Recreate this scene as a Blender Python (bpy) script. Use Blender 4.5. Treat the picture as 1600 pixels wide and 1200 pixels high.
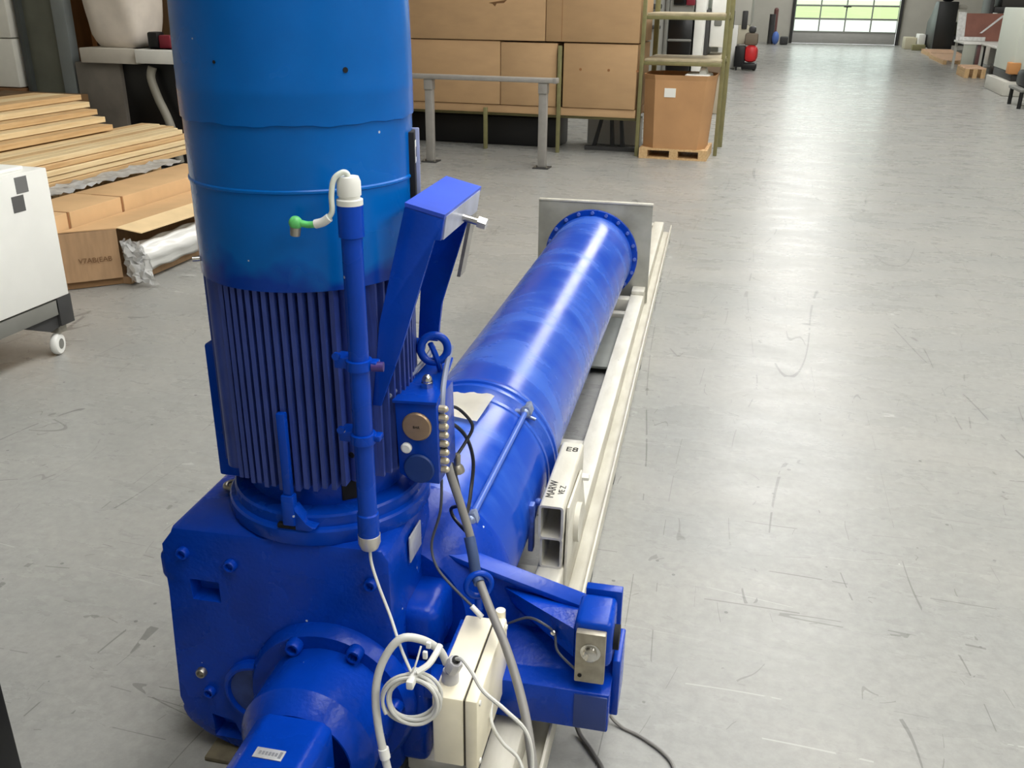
import bpy, bmesh, math, random
from mathutils import Vector, Matrix
random.seed(7)
R = math.radians
for o in list(bpy.data.objects): bpy.data.objects.remove(o)
SC = bpy.context.scene
COL = SC.collection

# ---------------------------------------------------------------- camera
cam_d = bpy.data.cameras.new('camera'); cam = bpy.data.objects.new('camera', cam_d); COL.objects.link(cam)
cam_d.sensor_fit = 'HORIZONTAL'; cam_d.sensor_width = 36.0
cam_d.lens = 36.0 * 1450.0 / 1600.0
cam_d.clip_end = 1000
YAW, PITCH, ROLL = R(15.8), R(22.8), R(-0.6)
fh = Vector((-math.sin(YAW), math.cos(YAW), 0)); r0 = Vector((math.cos(YAW), math.sin(YAW), 0))
fw = fh * math.cos(PITCH) + Vector((0, 0, -math.sin(PITCH))); u0 = r0.cross(fw)
rt = r0 * math.cos(ROLL) - u0 * math.sin(ROLL); up = u0 * math.cos(ROLL) + r0 * math.sin(ROLL)
mw = Matrix((rt, up, -fw)).transposed().to_4x4(); mw.translation = (0, 0, 1.8)
cam.matrix_world = mw
SC.camera = cam

# ---------------------------------------------------------------- world (overcast daylight outside the hall)
wd = bpy.data.worlds.new('world'); SC.world = wd; wd.use_nodes = True
bg = wd.node_tree.nodes['Background']; bg.inputs[0].default_value = (0.92, 0.97, 1.0, 1); bg.inputs[1].default_value = 2.0

SKY_AND_FILL = 5.6       # radiance of the roof panels, both daylight strip and added fill
SC.view_settings.view_transform = 'Standard'; SC.view_settings.look = 'None'
SC.view_settings.gamma = 1.0; SC.view_settings.use_curve_mapping = False
SC.view_settings.exposure = 0.48

# ---------------------------------------------------------------- materials
def lin(c):
    return tuple(((v / 255) / 12.92 if v / 255 <= 0.04045 else ((v / 255 + 0.055) / 1.055) ** 2.4) for v in c)
MATS = {}
def mat(name, rgb, rough=0.5, metal=0.0, var=0.0, vscale=6.0, bump=0.0, bscale=60.0, rvar=0.0, rgb2=None, lo=0.35, hi=0.65,
        stretch=(1, 1, 1), specks=0.0, speck_rgb=(200, 205, 215), coat=0.0, emit=0.0, detail=4.0, spec=0.5):
    if name in MATS: return MATS[name]
    m = bpy.data.materials.new(name); m.use_nodes = True; nt = m.node_tree; N = nt.nodes; L = nt.links
    b = N['Principled BSDF']
    c1 = lin(rgb) + (1,)
    b.inputs['Base Color'].default_value = c1; b.inputs['Roughness'].default_value = rough; b.inputs['Metallic'].default_value = metal
    b.inputs['Coat Weight'].default_value = coat; b.inputs['Coat Roughness'].default_value = 0.08
    b.inputs['Specular IOR Level'].default_value = spec
    tc = N.new('ShaderNodeTexCoord'); mp = N.new('ShaderNodeMapping'); mp.inputs['Scale'].default_value = stretch
    L.new(tc.outputs['Object'], mp.inputs[0])
    col = None
    if var or rgb2 or rvar:
        n = N.new('ShaderNodeTexNoise'); n.inputs['Scale'].default_value = vscale; n.inputs['Detail'].default_value = detail
        L.new(mp.outputs[0], n.inputs['Vector'])
        rp = N.new('ShaderNodeValToRGB'); rp.color_ramp.elements[0].position = lo; rp.color_ramp.elements[1].position = hi
        if rgb2 is not None: a, z = lin(rgb), lin(rgb2)
        else: a = tuple(x * (1 - var) for x in lin(rgb)); z = tuple(min(1, x * (1 + var)) for x in lin(rgb))
        rp.color_ramp.elements[0].color = a + (1,); rp.color_ramp.elements[1].color = z + (1,)
        L.new(n.outputs['Fac'], rp.inputs[0]); col = rp.outputs[0]
        if rvar:
            mr = N.new('ShaderNodeMapRange'); mr.inputs[1].default_value = 0.3; mr.inputs[2].default_value = 0.7
            mr.inputs[3].default_value = max(0, rough - rvar); mr.inputs[4].default_value = min(1, rough + rvar)
            L.new(n.outputs['Fac'], mr.inputs[0]); L.new(mr.outputs[0], b.inputs['Roughness'])
    if specks:
        v = N.new('ShaderNodeTexVoronoi'); v.inputs['Scale'].default_value = 38; L.new(tc.outputs['Object'], v.inputs['Vector'])
        lt = N.new('ShaderNodeMath'); lt.operation = 'LESS_THAN'; lt.inputs[1].default_value = specks; L.new(v.outputs['Distance'], lt.inputs[0])
        sx = N.new('ShaderNodeSeparateColor'); L.new(v.outputs['Color'], sx.inputs[0])
        g = N.new('ShaderNodeMath'); g.operation = 'GREATER_THAN'; g.inputs[1].default_value = 0.97; L.new(sx.outputs[0], g.inputs[0])
        mu = N.new('ShaderNodeMath'); mu.operation = 'MULTIPLY'; L.new(lt.outputs[0], mu.inputs[0]); L.new(g.outputs[0], mu.inputs[1])
        mx = N.new('ShaderNodeMix'); mx.data_type = 'RGBA'; L.new(mu.outputs[0], mx.inputs[0])
        if col: L.new(col, mx.inputs[6])
        else: mx.inputs[6].default_value = c1
        mx.inputs[7].default_value = lin(speck_rgb) + (1,); col = mx.outputs[2]
    if col: L.new(col, b.inputs['Base Color'])
    if bump:
        n2 = N.new('ShaderNodeTexNoise'); n2.inputs['Scale'].default_value = bscale; n2.inputs['Detail'].default_value = 3
        L.new(mp.outputs[0], n2.inputs['Vector'])
        bp = N.new('ShaderNodeBump'); bp.inputs['Strength'].default_value = bump; bp.inputs['Distance'].default_value = 0.01
        L.new(n2.outputs['Fac'], bp.inputs['Height']); L.new(bp.outputs[0], b.inputs['Normal'])
    if emit:
        b.inputs['Emission Color'].default_value = c1; b.inputs['Emission Strength'].default_value = emit
    MATS[name] = m
    return m

BLUE = mat('ultramarine_paint', (3, 62, 172), 0.26, var=0.16, vscale=5, bump=0.05, bscale=90, specks=0.11, rvar=0.06, spec=.24)
BLUEC = mat('cast_ultramarine_paint', (2, 58, 170), 0.28, var=0.14, vscale=7, bump=0.12, bscale=70, specks=0.11, rvar=0.06, spec=.24)
FINM = mat('dusty_lit_fin_paint', (50, 70, 146), 0.40, var=0.18, vscale=9, bump=0.06, bscale=80, specks=0.10)  # dust specks; the greyer, lighter base holds the light on the fin edges
TUBEM = mat('scuffed_tube_paint', (14, 70, 182), 0.25, rgb2=(58, 104, 204), vscale=3.2, lo=0.42, hi=0.72, bump=0.03, bscale=30, rvar=0.07, stretch=(1, 2.4, 1), detail=8)
STEEL = mat('bare_steel', (168, 164, 154), 0.35, metal=0.9, var=0.15, vscale=30)
CHROME = mat('bright_steel', (205, 203, 198), 0.2, metal=1.0)
BRASSY = mat('nickel_disc', (168, 142, 112), 0.32, metal=0.6, var=0.12, vscale=18)
BLACK = mat('black_plastic', (14, 14, 16), 0.45)
DARKHOLE = mat('dark_recess', (6, 7, 12), 0.8)
WHITEP = mat('white_plastic', (236, 236, 230), 0.4)
CREAM = mat('cream_enclosure_plastic', (248, 240, 214), 0.45, var=0.05, vscale=12, specks=0.05, speck_rgb=(150, 140, 115))
CABLEW = mat('white_cable_sheath', (206, 206, 200), 0.45)
CABLEG = mat('grey_cable_sheath', (132, 130, 126), 0.5)
CABLEK = mat('black_cable_sheath', (28, 30, 36), 0.4)
GREEN = mat('green_connector_plastic', (104, 206, 116), 0.4, var=0.2, vscale=60)
SKID = mat('cream_grey_steel_paint', (214, 211, 198), 0.45, var=0.07, vscale=10, rgb2=(198, 194, 180), bump=0.05, specks=0.12, speck_rgb=(120, 112, 96), stretch=(2, .6, 2))
GALV = mat('galvanised_plate', (150, 150, 142), 0.38, metal=0.35, rgb2=(176, 176, 168), vscale=7, rvar=0.1)
CARD = mat('brown_cardboard', (188, 154, 114), 0.8, var=0.06, vscale=3, bump=0.03, bscale=50, stretch=(1, 1, 2.5))
CARD2 = mat('tan_cardboard', (212, 174, 128), 0.8, var=0.06, vscale=4, bump=0.03, bscale=50)
CARDD = mat('dull_cardboard', (172, 140, 106), 0.85, var=0.08, vscale=6, stretch=(6, 6, 1))
PINE = mat('pine_board', (238, 216, 172), 0.6, rgb2=(222, 194, 146), vscale=5, stretch=(9, .5, 9), bump=0.06, bscale=20)
PINE2 = mat('darker_pine_board', (218, 186, 138), 0.65, rgb2=(196, 158, 110), vscale=5, stretch=(9, .5, 9), bump=0.06, bscale=20)
OLIVE = mat('olive_rack_paint', (128, 124, 84), 0.5, var=0.1, vscale=10)
WALLM = mat('pale_wall_panel', (190, 188, 178), 0.7, var=0.04, vscale=2)
WHITEM = mat('white_machine_paint', (240, 240, 234), 0.4, var=0.03, vscale=4)
GREYM = mat('mid_grey_paint', (122, 122, 116), 0.5, var=0.06, vscale=6)
DGREY = mat('dark_grey_paint', (58, 58, 58), 0.5, var=0.1, vscale=6)
RAILM = mat('grey_guard_rail_paint', (150, 147, 142), 0.42, var=0.06, vscale=12)
FILM = mat('clear_packing_film', (238, 238, 236), 0.15, bump=0.25, bscale=25, rgb2=(216, 216, 214), vscale=14)
FOIL = mat('white_foil_sleeve', (222, 222, 218), 0.25, bump=0.25, bscale=14, stretch=(3, .5, 3))
REDM = mat('red_paint', (206, 40, 44), 0.4, var=0.1)
BROWNB = mat('red_brown_sheet', (142, 92, 78), 0.5, var=0.1, vscale=4)
INK = mat('stamp_ink', (34, 32, 30), 0.7)
INKB = mat('carton_print_ink', (116, 84, 54), 0.8)
LABELM = mat('aluminium_label', (196, 198, 200), 0.35, metal=0.3, var=0.08, vscale=60)

# floor: worn, glossy grey concrete coating
def floor_mat():
    m = bpy.data.materials.new('polished_grey_floor'); m.use_nodes = True; nt = m.node_tree; N = nt.nodes; L = nt.links
    b = N['Principled BSDF']; tc = N.new('ShaderNodeTexCoord')
    def noise(scale, detail, sx=1, sy=1, rough=0.5, dist=0.0):
        mp = N.new('ShaderNodeMapping'); mp.inputs['Scale'].default_value = (sx, sy, 1); L.new(tc.outputs['Object'], mp.inputs[0])
        n = N.new('ShaderNodeTexNoise'); n.inputs['Scale'].default_value = scale; n.inputs['Detail'].default_value = detail
        n.inputs['Roughness'].default_value = rough; n.inputs['Distortion'].default_value = dist
        L.new(mp.outputs[0], n.inputs['Vector']); return n.outputs['Fac']
    def ramp(f, p0, c0, p1, c1):
        r = N.new('ShaderNodeValToRGB'); r.color_ramp.elements[0].position = p0; r.color_ramp.elements[1].position = p1
        r.color_ramp.elements[0].color = c0; r.color_ramp.elements[1].color = c1; L.new(f, r.inputs[0]); return r.outputs[0]
    def math_(op, a, bb):
        q = N.new('ShaderNodeMath'); q.operation = op
        for i, v in enumerate((a, bb)):
            if isinstance(v, (int, float)): q.inputs[i].default_value = v
            else: L.new(v, q.inputs[i])
        return q.outputs[0]
    def mix(f, a, c):
        q = N.new('ShaderNodeMix'); q.data_type = 'RGBA'
        L.new(f, q.inputs[0]); L.new(a, q.inputs[6]); q.inputs[7].default_value = c; return q.outputs[2]
    base = ramp(noise(0.9, 8, 1, 1.6, 0.6), 0.3, lin((148, 149, 146)) + (1,), 0.7, lin((160, 159, 154)) + (1,))
    fine = ramp(noise(26, 6, 1, 1, 0.7), 0.35, (0.9, 0.9, 0.9, 1), 0.65, (1.06, 1.06, 1.06, 1))
    mm = N.new('ShaderNodeMix'); mm.data_type = 'RGBA'; mm.blend_type = 'MULTIPLY'; mm.inputs[0].default_value = 1
    L.new(base, mm.inputs[6]); L.new(fine, mm.inputs[7]); c = mm.outputs[2]
    # scratches: thin contour lines of stretched noise, kept only in patches
    for sc, sx, sy, w, colr, thr in ((1.0, 1, .12, .0010, (88, 88, 86), .52), (1.3, .14, 1, .0009, (104, 103, 100), .54), (1.2, .2, 1.4, .0009, (190, 190, 186), .55), (6.0, .7, 1, .0045, (108, 108, 104), .64), (2.4, 1, .09, .0016, (100, 100, 97), .53), (2.8, .10, 1, .0014, (104, 104, 100), .55), (4.5, 1, .25, .0022, (112, 112, 108), .58)):
        n = noise(sc, 1.5, sx, sy, 0.4, 0.3)
        d = math_('ABSOLUTE', math_('SUBTRACT', n, 0.5), 0)
        line = math_('LESS_THAN', d, w)
        msk = math_('GREATER_THAN', noise(1.7 + sc, 3), thr)
        c = mix(math_('MULTIPLY', math_('MULTIPLY', line, msk), 0.55), c, lin(colr) + (1,))
    for sc, thr, colr, keep in ((9, .035, (208, 208, 204), .90), (7, .05, (74, 74, 72), .90), (16, .10, (112, 112, 110), .93)):
        v = N.new('ShaderNodeTexVoronoi'); v.inputs['Scale'].default_value = sc; L.new(tc.outputs['Object'], v.inputs['Vector'])
        sx_ = N.new('ShaderNodeSeparateColor'); L.new(v.outputs['Color'], sx_.inputs[0])
        f = math_('MULTIPLY', math_('LESS_THAN', v.outputs['Distance'], thr), math_('GREATER_THAN', sx_.outputs[0], keep))
        c = mix(math_('MULTIPLY', f, 0.8), c, lin(colr) + (1,))
    L.new(c, b.inputs['Base Color'])
    ro = N.new('ShaderNodeMapRange'); ro.inputs[1].default_value = .3; ro.inputs[2].default_value = .7; ro.inputs[3].default_value = .22; ro.inputs[4].default_value = .36
    L.new(noise(3.5, 6, .6, 1.4, .65), ro.inputs[0]); L.new(ro.outputs[0], b.inputs['Roughness'])
    bp = N.new('ShaderNodeBump'); bp.inputs['Strength'].default_value = .07; bp.inputs['Distance'].default_value = .01
    L.new(noise(5, 5, .5, 1.5), bp.inputs['Height']); L.new(bp.outputs[0], b.inputs['Normal'])
    b.inputs['Specular IOR Level'].default_value = .17
    return m
FLOORM = floor_mat()

def cover_mat():
    """cerulean canopy paint with ultramarine overspray along its lower rim"""
    m = mat('cerulean_cover_paint', (0, 98, 184), 0.24, var=0.10, vscale=4, specks=0.10, bump=0.02, bscale=40, rvar=0.05, spec=.22)
    nt = m.node_tree; N = nt.nodes; L = nt.links; b = N['Principled BSDF']
    src = b.inputs['Base Color'].links[0].from_socket
    tc = N.new('ShaderNodeTexCoord'); sp = N.new('ShaderNodeSeparateXYZ'); L.new(tc.outputs['Object'], sp.inputs[0])
    n = N.new('ShaderNodeTexNoise'); n.inputs['Scale'].default_value = 5; n.inputs['Detail'].default_value = 3; L.new(tc.outputs['Object'], n.inputs['Vector'])
    a = N.new('ShaderNodeMath'); a.operation = 'MULTIPLY_ADD'; L.new(n.outputs['Fac'], a.inputs[0]); a.inputs[1].default_value = -0.26; L.new(sp.outputs['Z'], a.inputs[2])
    mr = N.new('ShaderNodeMapRange'); L.new(a.outputs[0], mr.inputs[0]); mr.inputs[1].default_value = 1.14; mr.inputs[2].default_value = 1.17; mr.inputs[3].default_value = 1; mr.inputs[4].default_value = 0
    mx = N.new('ShaderNodeMix'); mx.data_type = 'RGBA'; L.new(mr.outputs[0], mx.inputs[0]); L.new(src, mx.inputs[6]); mx.inputs[7].default_value = lin((8, 58, 156)) + (1,)
    L.new(mx.outputs[2], b.inputs['Base Color']); return m
COVER = cover_mat()

def glass_mat():
    m = bpy.data.materials.new('door_glazing'); m.use_nodes = True; nt = m.node_tree; N = nt.nodes; L = nt.links
    N.remove(N['Principled BSDF']); t = N.new('ShaderNodeBsdfTransparent'); t.inputs[0].default_value = (.9, .95, .9, 1)
    g = N.new('ShaderNodeBsdfGlossy'); g.inputs['Roughness'].default_value = .03; mx = N.new('ShaderNodeMixShader'); mx.inputs[0].default_value = .07
    L.new(t.outputs[0], mx.inputs[1]); L.new(g.outputs[0], mx.inputs[2]); L.new(mx.outputs[0], N['Material Output'].inputs[0]); return m
GLASS = glass_mat()
def film_mat():
    m = bpy.data.materials.new('crumpled_clear_film'); m.use_nodes = True; nt = m.node_tree; N = nt.nodes; L = nt.links
    b = N['Principled BSDF']; b.inputs['Base Color'].default_value = (.86, .86, .85, 1); b.inputs['Roughness'].default_value = .14
    b.inputs['Alpha'].default_value = .55
    tc = N.new('ShaderNodeTexCoord'); n = N.new('ShaderNodeTexNoise'); n.inputs['Scale'].default_value = 16; n.inputs['Detail'].default_value = 3
    L.new(tc.outputs['Object'], n.inputs['Vector']); bp = N.new('ShaderNodeBump'); bp.inputs['Strength'].default_value = .8; bp.inputs['Distance'].default_value = .02
    L.new(n.outputs['Fac'], bp.inputs['Height']); L.new(bp.outputs[0], b.inputs['Normal']); return m
FILMC = film_mat()
def sky_fill_mat():
    m = bpy.data.materials.new('daylight_and_fill_panel'); m.use_nodes = True; b = m.node_tree.nodes['Principled BSDF']
    b.inputs['Base Color'].default_value = (.9, .9, .88, 1); b.inputs['Emission Color'].default_value = (1, .99, .965, 1); b.inputs['Emission Strength'].default_value = SKY_AND_FILL
    return m
SKYFILLM = sky_fill_mat()

# ---------------------------------------------------------------- mesh helpers
ORG = {}            # origin (in build coordinates) of each root, so that parts are written in build coordinates
def root_of(o):
    while o.parent: o = o.parent
    return o
class MB:
    def __init__(s): s.bm = bmesh.new()
    def _new(s, geom_verts, M=None):
        if M is not None: bmesh.ops.transform(s.bm, matrix=M, verts=geom_verts)
    def box(s, x0, x1, y0, y1, z0, z1, bev=0.0, seg=2, M=None):
        r = bmesh.ops.create_cube(s.bm, size=1.0); vs = r['verts']
        T = Matrix.Translation(((x0 + x1) / 2, (y0 + y1) / 2, (z0 + z1) / 2)) @ Matrix.Diagonal((x1 - x0, y1 - y0, z1 - z0, 1))
        bmesh.ops.transform(s.bm, matrix=T, verts=vs)
        if bev:
            es = list({e for v in vs for e in v.link_edges})
            r2 = bmesh.ops.bevel(s.bm, geom=es, offset=bev, segments=seg, affect='EDGES', profile=0.5)
            vs = list({v for f in r2['faces'] for v in f.verts} | {v for v in vs if v.is_valid})
        if M is not None: bmesh.ops.transform(s.bm, matrix=M, verts=vs)
        return s
    def ring_mesh(s, rings, closed=True, cap0=True, cap1=True):
        L = [[s.bm.verts.new(p) for p in ring] for ring in rings]; n = len(L[0])
        for a, b in zip(L[:-1], L[1:]):
            for i in range(n if closed else n - 1):
                j = (i + 1) % n
                try: s.bm.faces.new((a[i], a[j], b[j], b[i]))
                except ValueError: pass
        if closed and cap0 and n > 2: s.bm.faces.new(list(reversed(L[0])))
        if closed and cap1 and n > 2: s.bm.faces.new(L[-1])
        return s
    def cyl(s, p0, p1, r0, r1=None, n=24, cap=True):
        r1 = r0 if r1 is None else r1; p0 = Vector(p0); p1 = Vector(p1); d = (p1 - p0).normalized()
        u = d.orthogonal().normalized(); v = d.cross(u)
        return s.ring_mesh([[p + (u * math.cos(2 * math.pi * i / n) + v * math.sin(2 * math.pi * i / n)) * r for i in range(n)] for p, r in ((p0, r0), (p1, r1))], cap0=cap, cap1=cap)
    def lathe(s, prof, c=(0, 0, 0), d=(0, 0, 1), n=48, cap0=True, cap1=True):
        c = Vector(c); d = Vector(d).normalized(); u = d.orthogonal().normalized()
        if abs(d.z) > .9: u = Vector((1, 0, 0))
        v = d.cross(u)
        return s.ring_mesh([[c + d * h + (u * math.cos(2 * math.pi * i / n) + v * math.sin(2 * math.pi * i / n)) * r for i in range(n)] for r, h in prof], cap0=cap0, cap1=cap1)
    def prism(s, pts, axis, lo, hi, bev=0.0):
        """pts: 2-D outline in the two other axes, extruded along axis (0,1,2) from lo to hi"""
        def p3(a, b, t): return (t, a, b) if axis == 0 else ((a, t, b) if axis == 1 else (a, b, t))
        A = [s.bm.verts.new(p3(a, b, lo)) for a, b in pts]; B = [s.bm.verts.new(p3(a, b, hi)) for a, b in pts]; n = len(pts)
        fs = [s.bm.faces.new(A), s.bm.faces.new(list(reversed(B)))]
        for i in range(n): fs.append(s.bm.faces.new((A[i], B[i], B[(i + 1) % n], A[(i + 1) % n])))
        if bev:
            es = list({e for f in fs for e in f.edges}); bmesh.ops.bevel(s.bm, geom=es, offset=bev, segments=2, affect='EDGES', profile=0.5)
        return s
    def hexa(s, P):
        """eight corner points: bottom four (ccw), top four"""
        V = [s.bm.verts.new(p) for p in P]
        for f in ((3, 2, 1, 0), (4, 5, 6, 7), (0, 1, 5, 4), (1, 2, 6, 5), (2, 3, 7, 6), (3, 0, 4, 7)): s.bm.faces.new([V[i] for i in f])
        return s
    def tube(s, pts, r, n=8, sub=6, closed=False):
        P = [Vector(p) for p in pts]
        if sub > 1 and len(P) > 2:
            Q = []; m = len(P)
            for i in range(m if closed else m - 1):
                a, b, c, e = (P[(i - 1) % m], P[i], P[(i + 1) % m], P[(i + 2) % m]) if closed else (P[max(i - 1, 0)], P[i], P[i + 1], P[min(i + 2, m - 1)])
                for k in range(sub):
                    t = k / sub; Q.append(.5 * ((2 * b) + (c - a) * t + (2 * a - 5 * b + 4 * c - e) * t * t + (3 * b - a - 3 * c + e) * t ** 3))
            if not closed: Q.append(P[-1])
            P = Q
        rings = []; u = None; m = len(P)
        for i, p in enumerate(P):
            d = (P[min(i + 1, m - 1)] - P[max(i - 1, 0)])
            d = d.normalized() if d.length > 1e-9 else Vector((0, 0, 1))
            u = d.orthogonal().normalized() if u is None else (u - d * u.dot(d)).normalized()
            v = d.cross(u); rings.append([p + (u * math.cos(2 * math.pi * k / n) + v * math.sin(2 * math.pi * k / n)) * r for k in range(n)])
        return s.ring_mesh(rings)
    def torus(s, c, nrm, Rr, r, n=36, m=10, a0=0.0, a1=2 * math.pi):
        c = Vector(c); d = Vector(nrm).normalized(); u = d.orthogonal().normalized(); v = d.cross(u)
        full = abs(a1 - a0 - 2 * math.pi) < 1e-6; rings = []
        for i in range(n + (0 if full else 1)):
            t = a0 + (a1 - a0) * i / n; e = u * math.cos(t) + v * math.sin(t)
            rings.append([c + e * (Rr + r * math.cos(2 * math.pi * k / m)) + d * r * math.sin(2 * math.pi * k / m) for k in range(m)])
        if full:
            rings.append(rings[0]); s.ring_mesh(rings, cap0=False, cap1=False); bmesh.ops.remove_doubles(s.bm, verts=s.bm.verts, dist=1e-6); return s
        return s.ring_mesh(rings)
    def sphere(s, c, r, sx=1, sy=1, sz=1, u=16, v=10):
        q = bmesh.ops.create_uvsphere(s.bm, u_segments=u, v_segments=v, radius=1.0)
        bmesh.ops.transform(s.bm, matrix=Matrix.Translation(c) @ Matrix.Diagonal((r * sx, r * sy, r * sz, 1)), verts=q['verts']); return s
    def grid(s, fn, nu, nv):
        V = [[s.bm.verts.new(fn(i / nu, j / nv)) for j in range(nv + 1)] for i in range(nu + 1)]
        for i in range(nu):
            for j in range(nv): s.bm.faces.new((V[i][j], V[i + 1][j], V[i + 1][j + 1], V[i][j + 1]))
        return s
    def build(s, name, m, parent=None, angle=38, smooth=True, loc=None):
        bm = s.bm
        bmesh.ops.recalc_face_normals(bm, faces=bm.faces)
        for f in bm.faces: f.smooth = smooth
        if smooth:
            for e in bm.edges:
                if len(e.link_faces) == 2 and e.calc_face_angle(0) > R(angle): e.smooth = False
        org = Vector((0, 0, 0))
        if parent is not None: org = ORG.get(root_of(parent).name, org)
        elif loc is not None: org = Vector(loc)
        bmesh.ops.translate(bm, vec=-org, verts=bm.verts)
        me = bpy.data.meshes.new(name); bm.to_mesh(me); bm.free(); me.materials.append(m)
        o = bpy.data.objects.new(name, me); COL.objects.link(o)
        if parent is not None: o.parent = parent
        elif loc is not None: o.location = loc; ORG[o.name] = Vector(loc)
        return o
def empty(name, loc, rz=0.0, place=None):
    """loc: origin in build coordinates; place: where that origin stands in the world (default the same)"""
    o = bpy.data.objects.new(name, None); COL.objects.link(o); o.empty_display_size = .1
    o.location = place if place is not None else loc; o.rotation_euler = (0, 0, rz); ORG[o.name] = Vector(loc); return o
def tag(o, label, cat, group=None):
    o['label'] = label; o['category'] = cat
    if group: o['group'] = group
    return o
def struct(o): o['kind'] = 'structure'; return o
def inst(src, name, parent, loc=(0, 0, 0), rot=(0, 0, 0), m=None):
    """another piece sharing src's mesh; loc in build coordinates of the parent's root"""
    o = bpy.data.objects.new(name, src if isinstance(src, bpy.types.Mesh) else src.data); COL.objects.link(o)
    o.parent = parent
    org = ORG.get(root_of(parent).name, Vector((0, 0, 0))) if parent else Vector((0, 0, 0))
    o.location = Vector(loc) - org; o.rotation_euler = rot; return o
def mesh_of(mb, name, m, angle=38):
    bm = mb.bm; bmesh.ops.recalc_face_normals(bm, faces=bm.faces)
    for f in bm.faces: f.smooth = True
    for e in bm.edges:
        if len(e.link_faces) == 2 and e.calc_face_angle(0) > R(angle): e.smooth = False
    me = bpy.data.meshes.new(name); bm.to_mesh(me); bm.free(); me.materials.append(m); return me
def text_mesh(body, size, m, name='print', extrude=0.0004):
    cu = bpy.data.curves.new(name, 'FONT'); cu.body = body; cu.size = size; cu.align_x = 'CENTER'; cu.align_y = 'CENTER'; cu.extrude = extrude
    ob = bpy.data.objects.new(name + '_tmp', cu); COL.objects.link(ob)
    dg = bpy.context.evaluated_depsgraph_get(); me = bpy.data.meshes.new_from_object(ob.evaluated_get(dg))
    bpy.data.objects.remove(ob); bpy.data.curves.remove(cu); me.materials.clear(); me.materials.append(m); me.name = name; return me

# ---------------------------------------------------------------- the hall
X0, X1, Y0, Y1, ZC = -9.6, 9.2, -7.0, 43.6, 7.0
f = struct(MB().box(X0, X1, Y0, Y1, -.12, 0).build('floor', FLOORM))
struct(MB().box(X0, X1, Y0, Y1, ZC, ZC + .15).build('ceiling', WALLM))
struct(MB().box(X0 - .2, X0, Y0, Y1, 0, ZC).build('wall_left', WALLM))
struct(MB().box(X1, X1 + .2, Y0, Y1, 0, ZC).build('wall_right', WALLM))
struct(MB().box(X0, X1, Y0 - .2, Y0, 0, ZC).build('wall_rear', WALLM))
DX0, DX1, DZ = -.16, 3.92, 4.55
struct(MB().box(X0, DX0 - .12, Y1 - .2, Y1, 0, ZC).box(DX1 + .12, X1, Y1 - .2, Y1, 0, ZC).box(DX0 - .12, DX1 + .12, Y1 - .2, Y1, DZ + .1, ZC).build('wall_far', WALLM))
# daylight panels in the roof; right and far ones added as fill light
n = 0
for (x0, x1, y0, y1) in ((-.5, 2.0, -1.2, 25), (5.0, 7.2, -4.5, 6.0), (-.5, 2.0, 33, 42)):
    n += 1
    w = struct(MB().box(x0, x1, y0, y1, ZC - .06, ZC - .02).build('window_%d' % n, SKYFILLM))
# outside
struct(MB().box(-90, 90, Y1, 95, -.16, -.10).build('ground_apron', mat('pale_concrete_yard', (206, 206, 200), .8, var=.05)))
struct(MB().box(-300, 300, 95, 255, -.16, -.09).build('ground_meadow', mat('meadow_grass', (168, 186, 120), .9, var=.15, vscale=.3)))
struct(MB().box(-400, 400, 255, 700, -.16, -.08).build('ground_far_field', mat('pale_field', (188, 200, 160), .9, var=.1, vscale=.1)))
# sectional door
dr = struct(empty('door_1', (1.88, Y1 - .08, 0)))
for s_, x in (('l', DX0), ('r', DX1)):
    struct(MB().box(x - .12 if s_ == 'l' else x, x if s_ == 'l' else x + .12, Y1 - .34, Y1 - .2, 0, DZ + .1, .01).build('trim_1' if s_ == 'l' else 'trim_2', DGREY))
MB().box(DX0, DX1, Y1 - .12, Y1 - .06, 0.01, .46, .004).build('bottom_panel', mat('door_panel_grey', (172, 172, 168), .5, var=.03), dr)
ROWZ = [.46 + .51 * k for k in range(9)]
frame = mat('door_frame_grey', (146, 148, 142), .5)
for k, z in enumerate(ROWZ): MB().box(DX0, DX1, Y1 - .13, Y1 - .05, z - .035, z + .035, .004).build('door_rail', frame, dr)
for k in range(8):
    for c in range(5):
        x = DX0 + (DX1 - DX0) * c / 4
        MB().box(max(DX0, x - .028), min(DX1, x + .028), Y1 - .125, Y1 - .055, ROWZ[k] + .035, ROWZ[k + 1] - .035).build('door_stile', frame, dr)
        if c < 4:
            x2 = DX0 + (DX1 - DX0) * (c + 1) / 4
            MB().box(x + .028, x2 - .028, Y1 - .095, Y1 - .085, ROWZ[k] + .035, ROWZ[k + 1] - .035).build('pane', GLASS, dr)
MB().box(1.75, 2.05, Y1 - .16, Y1 - .12, 1.42, 1.47, .01).tube([(1.9, Y1 - .14, 1.42), (1.88, Y1 - .15, 1.3)], .012).build('door_handle', BLACK, dr)

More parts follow.
